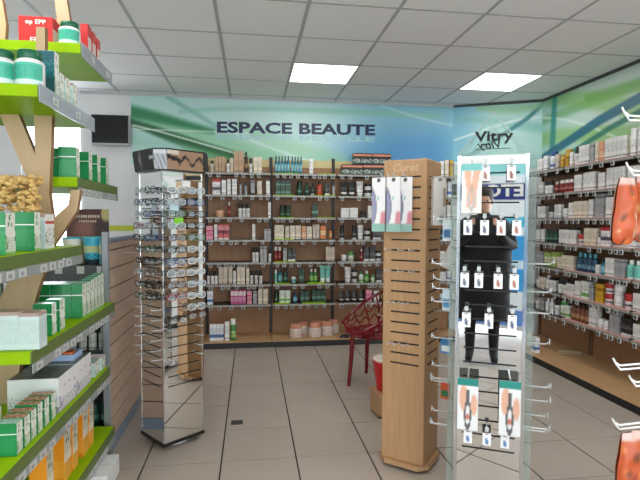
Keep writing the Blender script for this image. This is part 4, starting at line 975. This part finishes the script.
def tubbottle(px0, px1, ytop, Y, z, label, capc, bodym):
    c = atY((px0+px1)/2, 220, Y); r = (px1-px0)/2*(c-CO)@cf/FPX; h = atY((px0+px1)/2, ytop, Y)[2]-z
    nb = h*.74
    o = tag(ob('supplement_bottle', MB().lathe([(r*.93, 0), (r, .005), (r, nb*.9), (r*.93, nb*.97), (r*.72, nb), (r*.72, nb+.006)], 20).mesh('supplement_bottle', [M_white], True), None, (c[0], Y+r, z+.0005)), label, 'bottle', 'green-capped supplement bottles')
    MB().lathe([(r*.80, nb+.004), (r*.84, nb+.008), (r*.84, h-.005), (r*.76, h)], 22).build('cap', capc, o, smooth=True)
    n = 14; b = MB(); vs = []
    for k in range(n+1):
        a = -PI*.92+PI*.84*k/n
        vs += [(r*1.006*math.cos(a), r*1.006*math.sin(a), nb*.08), (r*1.006*math.cos(a), r*1.006*math.sin(a), nb*.84)]
    b.add(vs, [(2*k, 2*k+2, 2*k+3, 2*k+1) for k in range(n)]); b.build('label', bodym, o)
    return o
M_gcap = mat('dark green cap', S(10, 92, 60), .3)
F_lab = pack('mint bottle label', S(74, 186, 158), [(0, .2, S(214, 232, 226))], S(40, 140, 120), (.3, .9), .4, ts=(26, 26, 44))
z1, z2, z3, z4, z5, z6, z7 = (q[0] for q in LSH)
# top shelf
def redbox(xl, xr, ytop, Y, label):
    o = lbox('red_box', xl, xr, ytop, Y, z1, .09, (F_red, D_red, D_red), label, 'box', 'red boxes on the top lime shelf')
    d = o.dimensions; xs = [v.co.x for v in o.data.vertices]; zs = [v.co.z for v in o.data.vertices]
    W_, H_ = max(xs)-min(xs), max(zs)-min(zs)
    for (tx, fz, sz) in (('EPP', .16, .24), ('op EPP', .8, .22)):
        t = textmesh('lettering', tx, H_*sz, M_white, o, 1.1, .0006, .0004); t.location = (0, -.0008, H_*fz)
        bx_ = [v.co.x for v in t.data.vertices]; k = min(1, W_*.86/(max(bx_)-min(bx_)))
        for v in t.data.vertices: v.co.x *= k
    return o
redbox(24.5, 56, 17.5, 2.46, 'front red box lettered EPP on the top lime shelf')
redbox(57.5, 70, 20, 2.66, 'red box behind the large bottle on the top lime shelf')
tubbottle(59, 79, 19.5, 2.42, z1, 'larger green-capped white bottle at the edge of the top lime shelf', M_gcap, F_lab)
tubbottle(79.5, 87, 28, 2.58, z1, 'smaller green-capped white bottle on the top lime shelf', M_gcap, F_lab)
for k, (a, yt) in enumerate(((90.5, 24), (95, 31), (99.5, 38))):
    lbox('red_and_white_carton', a-7, a, yt, Yp(a), z1, .055, (F_red, D_red, D_red), f'{["nearest", "middle", "farthest"][k]} red and white carton in the row on the top lime shelf', 'box', 'red and white cartons on the top lime shelf', xright=XIN)
# second shelf
tubbottle(-15, 11.5, 47, 1.95, z2, 'green-capped white bottle cut by the left picture edge', M_gcap, F_lab)
tubbottle(13.5, 40.5, 47.5, 1.96, z2, 'big green-capped white bottle beside the teal box', M_gcap, F_lab)
lbox('teal_box', 41.5, 57, 51, 2.13, z2, .05, (F_teal, D_green, F_teal), 'tall teal box beside the big green-capped bottle', 'box')
for k, (a, yt) in enumerate(((62, 72), (68, 77), (75, 83))):
    lbox('white_green_carton', a-9, a, yt, Yp(a), z2, .05, (F_mint, D_green, T_green), f'{["nearest", "middle", "farthest"][k]} small white and green carton behind the teal box', 'box', 'small cartons on the second lime shelf', xright=XIN)
# third shelf: green boxes
GBX = (F_green, D_green, T_green)
lbox('green_box', 46, 58.5, 148, 2.37, z3, .06, GBX, 'leftmost green supplement box on the lime shelf beneath the bottles', 'box', 'green boxes on the third lime shelf')
lbox('green_box', 60, 77, 147, 2.355, z3, .05, GBX, 'front green supplement box on the lime shelf left of the monitor', 'box', 'green boxes on the third lime shelf')
for k, (xl, a, yt) in enumerate(((78, 89.5, 152), (86, 98, 155), (94, 106.5, 158))):
    lbox('green_box', xl, a, yt, Yp(a), z3, .055, GBX, f'{["second", "third", "farthest"][k]} green supplement box along the shelf edge left of the monitor', 'box', 'green boxes on the third lime shelf', xright=XIN)
# fourth shelf
lbox('green_box', -14, 5, 212, Yp(5), z4, .07, GBX, 'green box cut by the left edge under the bag of nuts', 'box', 'green boxes on the fourth lime shelf', xright=XIN)
lbox('green_box', 16, 34, 212, Yp(34), z4, .055, GBX, 'green box standing under the bag of nuts beside the trunk', 'box', 'green boxes on the fourth lime shelf', xright=XIN)
lbox('white_box', 38, 45, 214, Yp(45), z4, .09, (F_mint, pack('white red side', S(230, 228, 222), [(.72, .8, S(200, 80, 60))], S(150, 150, 150), (.1, .6), .4, blob=(S(120, 150, 90), .2, .6)), M_white), 'white box with red stripe in front of the plywood trunk', 'box', xright=XIN)
lbox('dark_bottle_carton', 36, 41, 222, Yp(40), z4, .03, (pack('cream carton', S(222, 200, 160), [(.4, .8, S(40, 36, 40))], None), M_black, M_black), 'narrow dark and cream carton between green and white boxes', 'box', xright=XIN-.03)
# bag of nuts: lumpy golden mound in a clear pouch
ng = thing('nut_bag', 'clear bag of golden nuts standing behind the green boxes', 'bag', (-.95, 2.10, z4+.0005))
M_nut = mat('golden nuts', S(206, 168, 104), .5, noise=.2, nscale=60)
nb = MB(); rn = random.Random(5)
for k in range(330):
    a, b_, zz = rn.uniform(-.085, .105), rn.uniform(-.035, .035), rn.uniform(.15, .285)
    if k < 90: zz = rn.uniform(.262, .288)
    r = rn.uniform(.008, .012); nb.lathe([(r*.3, -r*.9), (r*.9, -r*.4), (r, .1*r), (r*.6, r*.8), (r*.1, r)], 6, 0, 0)
    for i in range(len(nb.v)-30, len(nb.v)): x, y, z = nb.v[i]; nb.v[i] = (x*1.25+a, y+b_, z+zz)
tag(nb.build('nuts', M_nut, ng, smooth=True), 'golden nuts', None, None, 'stuff')
bbox_(-.10, .12, -.05, .05, 0, .145, 'bag_body', mat('kraft bag', S(196, 160, 110), .6), ng, .01)
# fifth shelf
lbox('pale_carton', -8, 17, 312, 1.87, z5, .07, (F_mint, F_mint, F_mint), 'pale mint carton cut by the left edge on the middle lime shelf', 'box', 'pale mint cartons')
lbox('pale_carton', 17.4, 37, 313, 1.87, z5, .07, (F_mint, F_mint, F_mint), 'pale mint carton at the corner of the middle lime shelf', 'box', 'pale mint cartons')
lbox('green_box', 32, 50, 304, Yp(50), z5, .05, GBX, 'nearest green box behind the pale cartons at the shelf edge', 'box', 'green boxes on the fifth lime shelf', xright=XIN)
lbox('green_box', 44, 58, 300, Yp(58), z5, .06, GBX, 'second green box behind the pale cartons at the shelf edge', 'box', 'green boxes on the fifth lime shelf', xright=XIN)
Yr = Yp(81); wq = .047
for k in range(5):
    x1 = XIN-k*(wq+.001); hgt = .165
    me = bevel(MB().box(-wq/2, wq/2, 0, .06, 0, hgt, [0, 1, 0, 1, 2, 2]).mesh('green_box', list(GBX)), .0015)
    tag(ob('green_box', me, None, (x1-wq/2, Yr, z5+.0005)), f'{ORD(k)} green box from the aisle in the far cross row, middle lime shelf', 'box', 'green boxes on the fifth lime shelf')
    tag(ob('green_box', me, None, (x1-wq/2, Yr+.062, z5+.0005)), f'{ORD(k)} green box from the aisle in the row behind the cross row', 'box', 'green boxes on the fifth lime shelf')
for k in range(4):
    y = Yr+.125+k*.055
    if y+.05 < 2.9:
        me = bevel(MB().box(-.05, 0, 0, .053, 0, .17+.004*k, [0, 1, 0, 1, 2, 2]).mesh('green_box', list(GBX)), .0015)
        tag(ob('green_box', me, None, (XIN, y, z5+.0005)), f'{ORD(k)} edge box beyond the cross rows at the far end of middle lime shelf', 'box', 'green boxes on the fifth lime shelf')
# sixth shelf
for k, a in enumerate((12, 20, 27)):
    y = Yp(a)
    lbox('green_box', a-22, a, 424-k*6, y, z6, .046, (F_green, D_green, T_br if k else T_green), f'{["nearest", "second", "third"][k]} green box at the edge of the low lime shelf', 'box', 'green boxes on the sixth lime shelf', xright=XIN)
    lbox('brown_topped_box', a-32, a-12, 421-k*6, y, z6, .046, (F_green, D_green, T_br), f'{["nearest", "second", "third"][k]} box with brown circles on top, low lime shelf', 'box', 'brown-topped boxes', xright=XIN-.12)
for k, a in enumerate((34, 41, 48)):
    lbox('brown_topped_box', a-22, a, 405-k*5, Yp(a), z6, .044, (F_green, D_green, T_br), f'{["first", "second", "third"][k]} brown-topped box just before the big white packages', 'box', 'brown-topped boxes', xright=XIN)
yA = Yp(55.6); yB = Yp(73.5); yC = Yp(89)
for k, (ya, yb) in enumerate(((yA, yB-.002), (yB, yC))):
    me = bevel(MB().box(-.2, 0, 0, yb-ya, 0, .15, [0, 1, 0, 1, 2, 2]).mesh('big_white_package', [F_bw, D_bw, T_bw]), .003)
    tag(ob('big_white_package', me, None, (XIN, ya, z6+.0005)), ['nearer big white package with dark grey top on low lime shelf', 'farther big white package with dark grey top on low lime shelf'][k], 'package', 'big white packages')
tr_ = thing('pale_blue_tray', 'pale blue tray with orange packets on the big white package', 'tray', (-.90, yB+.06, z6+.1515))
tb_ = MB(); tb_.box(-.07, .07, 0, .11, 0, .004); tb_.box(-.074, .074, -.004, 0, 0, .028).box(-.074, .074, .11, .114, 0, .028).box(-.074, -.07, 0, .11, 0, .028).box(.07, .074, 0, .11, 0, .028); tb_.build('tray', mat('pale blue card', S(170, 196, 232), .5), tr_)
for k in range(2): bbox_(-.062+k*.066, -.004+k*.066, .01, .06, .0045, .036, 'packet', mat('orange packet', S(224, 110, 60), .5), tr_, .002)
lbox('white_green_carton', 84, 96, 362, Yp(93), z6, .07, (F_mint, D_green, T_green), 'white carton just beyond the big white packages', 'box', xright=XIN)
lbox('white_green_carton', 90, 103, 357, Yp(100), z6, .06, (F_mint, D_green, M_white), 'farthest white carton on the low lime shelf', 'box', xright=XIN)
# seventh shelf: orange boxes
for k, (xl, a, yt) in enumerate(((33, 50, 453), (52, 67.5, 427), (60, 76, 424), (71, 86, 406), (78, 92.5, 402))):
    y = Yp(a); 
    lbox('orange_box', xl, a, yt, y, z7, .085 if k in (1, 3) else .07, (F_or, D_or, T_or), f'{["nearest", "second", "third", "fourth", "farthest"][k]} orange box on the bottom lime shelf', 'box', 'orange boxes on the bottom lime shelf', xright=XIN-.03)
# white carton on the floor under the shelf
bbox_(-.09, .09, -.12, .12, 0, .1, 'white_floor_box', [M_white], None, .004, (-.80, 2.60, .0005), .02)
wfb = bpy.data.objects['white_floor_box']; tag(wfb, 'plain white box on the floor beneath the bottom lime shelf', 'box')
bbox_(-.092, .092, -.004, .004, .098, .103, 'tape', mat('pale tape', S(214, 206, 190), .3), wfb, .001)
# ================================================================== GREY END UNIT AND SLATWALL
eu = thing('end_display_unit', 'dark grey display unit facing the viewer at end of lime shelving', 'display', (0, 0, 0))
for x in (-1.40, -.83): bbox_(x-.017, x+.017, 2.92, 2.955, 0, 1.30, 'post', M_alu, eu, .003)
M_dgrey = mat('dark grey metal', S(84, 84, 88), .5)
MB().box(-1.38, -.835, 3.28, 3.30, .08, 1.12).build('back_panel', M_dgrey, eu)
for z in (1.105, .60, .14):
    s = MB().box(-1.38, -.835, 2.965, 3.28, z-.012, z).build('shelf', M_dgrey, eu)
    MB().box(-1.38, -.835, 2.958, 2.964, z-.095, z).build('shelf_front', M_dgrey, s)
    if z > 1:
        for px in (58.5, 80.5, 100.5): p = atY(px, 270, 2.955); bbox_(p[0]-.02, p[0]+.02, 2.953, 2.9575, p[2]-.022, p[2]+.022, 'price_tag', M_tagw, s, .001)
def choc(u, v, p):
    c = np.zeros(u.shape+(3,))+(82, 40, 32); c = lerp(c, (150, 96, 80), (1-sst(.1, .4, np.hypot((u-.4), (v-.62)*1.2)))*.8)
    c = lerp(c, (196, 180, 120), 1-sst(.1, .16, np.hypot(u-.95, (v-.92)*.8))); c = lerp(c, (40, 20, 20), sst(.6, .8, u)*(1-sst(.7, .85, v))*.8)
    k = (np.abs(v-.87) < .022) & (np.sin(u*110) > -.4) & (u > .2) & (u < .78); c[k] = (220, 200, 180)
    k = (np.abs(v-.78) < .02) & (np.sin(u*120+1) > -.4) & (u > .3) & (u < .72); c[k] = (210, 190, 170)
    return lerp(c, (206, 190, 150), (v < .5)*1.)
p0, p1 = atY(66, 209, 3.13), atY(108.5, 209, 3.13)
pc = paint('chocolate_poster', (p0[0], 3.13, 1.1055), (p1[0]-p0[0], 0, 0), (0, 0, p0[2]-1.1055), 110, 60, choc, .012)
tag(pc, 'dark chocolate-brown advertising card standing behind the blue pots', 'poster')
for k, (xa, xb, yt) in enumerate(((81, 97.5, 238), (60.5, 77, 238.5))):
    c = atY((xa+xb)/2, 250, 2.98); r = (xb-xa)/2*3.02/FPX; h = atY(80, yt, 2.98)[2]-1.1055
    o = tag(ob('yogurt_pot', MB().lathe([(r*.74, 0), (r*.78, .004), (r*.97, h-.02), (r, h-.012), (r, h)], 20).mesh('yogurt_pot', [pack('blue pot print '+str(k), S(70, 176, 204) if k == 0 else S(226, 222, 206), [(.45, .7, S(196, 200, 150)), (0, .2, S(40, 60, 60))], S(60, 110, 120), (.2, .4), .35)], True), None, (c[0], 2.985+r, 1.1056)), ['blue pot in front of the brown advertising card', 'cream pot left of the blue pot before the brown card'][k], 'pot', 'pots on the grey end unit')
    MB().lathe([(r*1.04, h-.004), (r*1.05, h+.002), (r*.98, h+.006)], 20).build('lid', mat('aqua lid', S(90, 196, 214), .35), o, smooth=True)
lbox('blue_carton', 99, 105.5, 239, 2.985, 1.106, .05, (pack('aqua carton', S(110, 190, 200), [(.4, .8, S(220, 220, 200))], S(50, 90, 110), (.1, .4)),)*3, 'slim aqua carton at the right end beside the blue pot', 'box')
for k in range(5):
    o = product('b', 'wh', .045, .045, .135, (-1.10+k*.056, 3.02, .6005), 0, f'{ORD(k)} white bottle from left on the dark grey end unit', 'white bottles on the grey end unit')
for k in range(3): product('b', 'dg', .05, .05, .18, (-.99+k*.06, 3.03, .1405), 0, f'{ORD(k)} dark green bottle from left, bottom of the dark grey end unit', 'bottles low on the grey end unit')
sw = thing('slatwall_partition', 'low partition of horizontal wood slats with blue-grey cap and base', 'partition', (0, 0, 0))
SY0, SY1, SX = 2.962, 4.55, -.82
MB().box(SX-.026, SX-.012, SY0, SY1, 0, 1.235).build('core', M_dark, sw)
z = .075
while z < 1.22:
    MB().box(SX-.012, SX, SY0, SY1, z, min(z+.104, 1.235)).build('slat', M_slat, sw); z += .112
bbox_(SX-.03, SX+.008, SY0, SY1+.01, 1.236, 1.262, 'cap', M_bluegrey, sw, .004); MB().box(SX-.012, SX+.006, SY0, SY1, 0, .072).build('baseboard', M_bluegrey, sw)
pk = MB().tube([(0, 0, 0), (.09, 0, .0), (.1, 0, .01)], .0028, 5).mesh('hook', [M_clear], True)
for k, (y, z) in enumerate(((3.5, 1.05), (3.42, .83), (3.55, .72), (3.45, .61), (3.5, .5), (3.35, .94), (3.25, 1.16))): ob('hook', pk, sw, (SX, y, z))
# ================================================================== HOOK STAND AND ORANGE POUCHES AT RIGHT EDGE
hs = thing('hook_stand', 'wire hook stand with white prongs at the right picture edge', 'display', (1.52, 1.42, 0), math.radians(6))
MB().lathe([(.2, 0), (.2, .015), (.03, .02)], 20).build('foot_plate', M_white, hs, smooth=True)
MB().tube([(0, 0, .015), (0, 0, 1.9)], .02, 10).build('pole', M_white, hs, smooth=True)
M_hk = mat('white wire', S(240, 240, 238), .3)
HK = [(-.0, 1.733, 622, 109), (0, .93, 613, 360), (.03, .885, 629, 377), (0, .72, 612, 420), (.03, .68, 627, 436)]
def prong(y, z, tip):
    b = MB(); L_ = tip
    for q in (0, -.014): b.tube([(0, y, z+q-.012), (L_+.03, y, z+q-.012), (L_+.008, y, z+.0), (L_, y, z+.014)], .0034, 6)
    return b.build('hook', M_hk, hs, smooth=True)
ch_, sh_ = math.cos(math.radians(6)), math.sin(math.radians(6))
def to_hs(P): dx, dy = P[0]-1.52, P[1]-1.42; return (dx*ch_+dy*sh_, -dx*sh_+dy*ch_, P[2])
for (dy, z0, px, py) in HK:
    q = to_hs(CO+ray(px, py)*(1.6+dy*2)); prong(q[1], q[2]-.008, q[0])
def pouch_fn(seed):
    def fn(u, v, p):
        r = np.random.RandomState(seed+3); c = np.zeros(u.shape+(3,))+(184, 78, 34)
        for q in range(16):
            a, b, rr = r.rand(), r.rand(), .06+.14*r.rand(); cl = [(206, 118, 56), (140, 50, 26), (210, 166, 112), (104, 58, 38), (200, 92, 40)][q % 5]
            c = lerp(c, cl, (1-sst(rr*.3, rr, np.hypot((u-a)*.8, (v-b)*1.5)))*.85)
        c = lerp(c, (190, 186, 186), (1-sst(.16, .24, np.hypot((u-.85)*1.2, (v-.3)*1.1)))*.85)
        c = lerp(c, (214, 176, 166), sst(.86, .92, v)); return c
    return fn
def pouch(px, py, dep, W_, H_, seed, label, rz, lean=0.):
    top = CO+ray(px, py)*dep
    wav = lambda u, v: .0035*np.sin(9*u+7*v+seed)*np.sin(PI*u)+.003*np.sin(17*v-5*u+seed)*np.sin(PI*u)
    edge = lambda u, v: (u-.5)*W_*(-.35*v**2-.12*(1-sst(0, .12, v))-.03*np.sin(14*v+seed))
    sh = lambda u, v: np.stack([edge(u, v)+lean*(1-v), -.026*np.abs(np.sin(PI*u))**.6*np.abs(np.sin(PI*v))**.5-wav(u, v), .012*(1-sst(0, .1, v))*np.abs(2*u-1)**3], -1)
    o = paint('orange_pouch', (-W_/2, -.003, -H_), (W_, 0, 0), (0, 0, H_), 16, 24, pouch_fn(seed), 0, None, loc=(top[0], top[1], top[2]-.028), rz=rz, shape=sh)
    b = paint('back_film', (W_/2, .003, -H_), (-W_, 0, 0), (0, 0, H_), 16, 24, pouch_fn(seed+1), 0, o, shape=lambda u, v: np.stack([edge(1-u, v)+lean*(1-v), .024*np.abs(np.sin(PI*u))**.6*np.abs(np.sin(PI*v))**.5, .012*(1-sst(0, .1, v))*np.abs(2*u-1)**3], -1))
    for ob2 in (o, b): ob2.data.polygons.foreach_set('use_smooth', [True]*len(ob2.data.polygons))
    return tag(o, label, 'pouch', 'orange pouches on the hook stand')
pouch(627, 169, 1.56, .10, .215, 0, 'left upper orange pouch hanging before the right wall shelves', .2, -.012)
pouch(645, 167, 1.62, .10, .225, 2, 'right upper orange pouch cut by the right picture edge', .05, .01)
pouch(631, 423, 1.58, .11, .23, 4, 'lower orange pouch hanging at bottom right corner', .15, -.006)
q = to_hs(CO+ray(629, 168)*1.57); prong(q[1], q[2]+.004, q[0]-.012); q = to_hs(CO+ray(643, 166)*1.63); prong(q[1], q[2]+.004, q[0]-.012)
# ================================================================== PHOTOGRAPHER (seen in the mirror rack) AND ADVERT BEHIND
PSH = 0; aim = math.radians(26.8); fx, fy = math.sin(aim), math.cos(aim); rx_, ry_ = math.cos(aim), -math.sin(aim)
PB = (-.40*fx-.11*rx_*PSH, -.40*fy-.11*ry_*PSH)
def body(name, joints, edges, m, parent=None, sub=2, root=0):
    me = bpy.data.meshes.new(name)
    P_ = [(PB[0]+a*rx_+f*fx, PB[1]+a*ry_+f*fy, z) for a, f, z, r in joints]
    me.from_pydata(P_, edges, []); me.materials.append(m); o = ob(name, me, parent)
    o.modifiers.new('skin', 'SKIN'); s = o.modifiers.new('sub', 'SUBSURF'); s.levels = s.render_levels = sub
    for i, v in enumerate(me.skin_vertices[0].data): r = joints[i][3]; v.radius = (r, r) if not isinstance(r, tuple) else r; v.use_root = i == root
    for mo_ in o.modifiers: pass
    me.polygons.foreach_set('use_smooth', [True]*len(me.polygons))
    return o
J = [(0, 0, .88, .15), (0, 0, 1.05, .15), (0, .0, 1.22, .165), (0, 0, 1.36, .12), (0, .01, 1.42, .055), (0, .03, 1.50, .05),
     (-.19, 0, 1.34, .07), (-.27, .06, 1.12, .055), (-.16, .30, 1.22, .042), (-.10, .355, 1.33, .03),
     (.19, 0, 1.34, .07), (.27, .06, 1.12, .055), (.16, .30, 1.22, .042), (.10, .355, 1.33, .03),
     (-.10, 0, .80, .10), (-.11, .02, .46, .065), (-.11, -.01, .09, .045), (-.12, .14, .035, .035),
     (.10, 0, .80, .10), (.11, .02, .46, .065), (.11, -.01, .09, .045), (.12, .14, .035, .035)]
E_ = [(0, 1), (1, 2), (2, 3), (3, 4), (4, 5), (3, 6), (6, 7), (7, 8), (8, 9), (3, 10), (10, 11), (11, 12), (12, 13), (0, 14), (14, 15), (15, 16), (16, 17), (0, 18), (18, 19), (19, 20), (20, 21)]
pe = body('person', J, E_, M_jack); tag(pe, 'person in a black jacket holding up a phone, seen in mirror rack', 'person')
hd_ = MB().lathe([(.03, -.115), (.055, -.10), (.068, -.06), (.074, -.01), (.076, .04), (.066, .085), (.04, .11), (.01, .118)], 20, 0, 0, 0, 1, 1.18)
def place(b, a, f, z, name, m):
    o = b.build(name, m, pe, (PB[0]+a*rx_+f*fx, PB[1]+a*ry_+f*fy, z), -aim, True); return o
place(hd_, 0, .035, 1.56, 'head', M_skin)
place(MB().lathe([(.19, -.46), (.195, -.3), (.2, -.05), (.205, .2), (.215, .38), (.2, .46), (.13, .52), (.06, .55)], 24, 0, 0, 0, 1.28, .72), 0, .0, .88, 'coat', M_jack)
fc = MB().lathe([(.004, .02), (.010, 0), (.015, -.022), (.006, -.03)], 8, 0, .09); fc.tube([(-.022, .086, -.055), (0, .093, -.056), (.022, .086, -.055)], .005, 6); place(fc, 0, .035, 1.56, 'nose_and_mouth', M_skin)
for sx in (-1, 1):
    place(MB().lathe([(.002, -.009), (.008, -.004), (.009, 0), (.008, .004), (.002, .009)], 8, sx*.03, .083), 0, .035, 1.565, 'eye', M_black)
    place(MB().lathe([(.006, -.028), (.011, 0), (.012, .015), (.006, .026)], 8, sx*.076, 0), 0, .035, 1.56, 'ear', M_skin)
place(MB().lathe([(.074, -.05), (.081, .0), (.085, .05), (.078, .095), (.05, .126), (.01, .136)], 20, 0, -.012, 0, 1.02, 1.2), 0, .035, 1.575, 'hair', M_hair)
for sx in (-1, 1):      # hands closed on the phone edges
    hj = [(sx*.118, .355, 1.33, .022), (sx*.108, .366, 1.362, .022)]; he = [(0, 1)]
    for q, dz in enumerate((.024, .008, -.008, -.024)):
        i = len(hj); hj += [(sx*.098, .378, 1.37+dz, .0095), (sx*.09, .3975, 1.371+dz, .0085), (sx*.074, .402, 1.372+dz, .0075)]; he += [(1, i), (i, i+1), (i+1, i+2)]
    i = len(hj); hj += [(sx*.092, .352, 1.38, .010), (sx*.072, .346, 1.39, .009)]; he += [(1, i), (i, i+1)]
    hnd = body('hand', hj, he, M_skin, pe, 1, 0)
ph = thing('smartphone', 'black smartphone held up by the person behind the viewer', 'phone', (-.026*fx, -.026*fy, CAMH-.036), -aim)
bbox_(-.075, .075, -.004, .004, 0, .072, 'phone_body', M_black, ph, .003); MB().box(-.07, .07, -.0052, -.0042, .004, .068).build('phone_screen', mat('phone screen', S(90, 110, 130), .2), ph)
ad = thing('advert_panel', 'white and blue freestanding advert panel behind the viewer', 'poster', (-.62, -1.75, 0), 0)
va = Vector((1.056+.62, 2.03+1.75, 0)).normalized(); ad.rotation_euler = (0, 0, math.atan2(va.y, va.x)+PI/2)
def adv(u, v, p):
    c = np.zeros(u.shape+(3,))+(232, 240, 246); c[(v < .55) & (v > .2)] = (60, 158, 226); c[(v > .6) & (v < .66) & (u > .1) & (u < .5)] = (80, 190, 222)
    c[(v > .34) & (v < .4)] = (206, 230, 244); c[(v > .76) & (v < .86)] = (26, 44, 120); c[(v > .9)] = (150, 224, 226); c[(v < .2)] = (226, 236, 244); c[(v < .09)] = (96, 140, 214); return c
paint('print', (-.75, 0, .08), (1.5, 0, 0), (0, 0, 2.05), 40, 80, adv, .02, ad)
t = textmesh('lettering', 'ETO', .2, M_white, ad, 1.2, .006, .001); t.location = (0, -.002, .08+2.05*.81)
for x in (-.6, .6): bbox_(x-.03, x+.03, .022, .32, 0, .08, 'foot', M_alu, ad, .004)
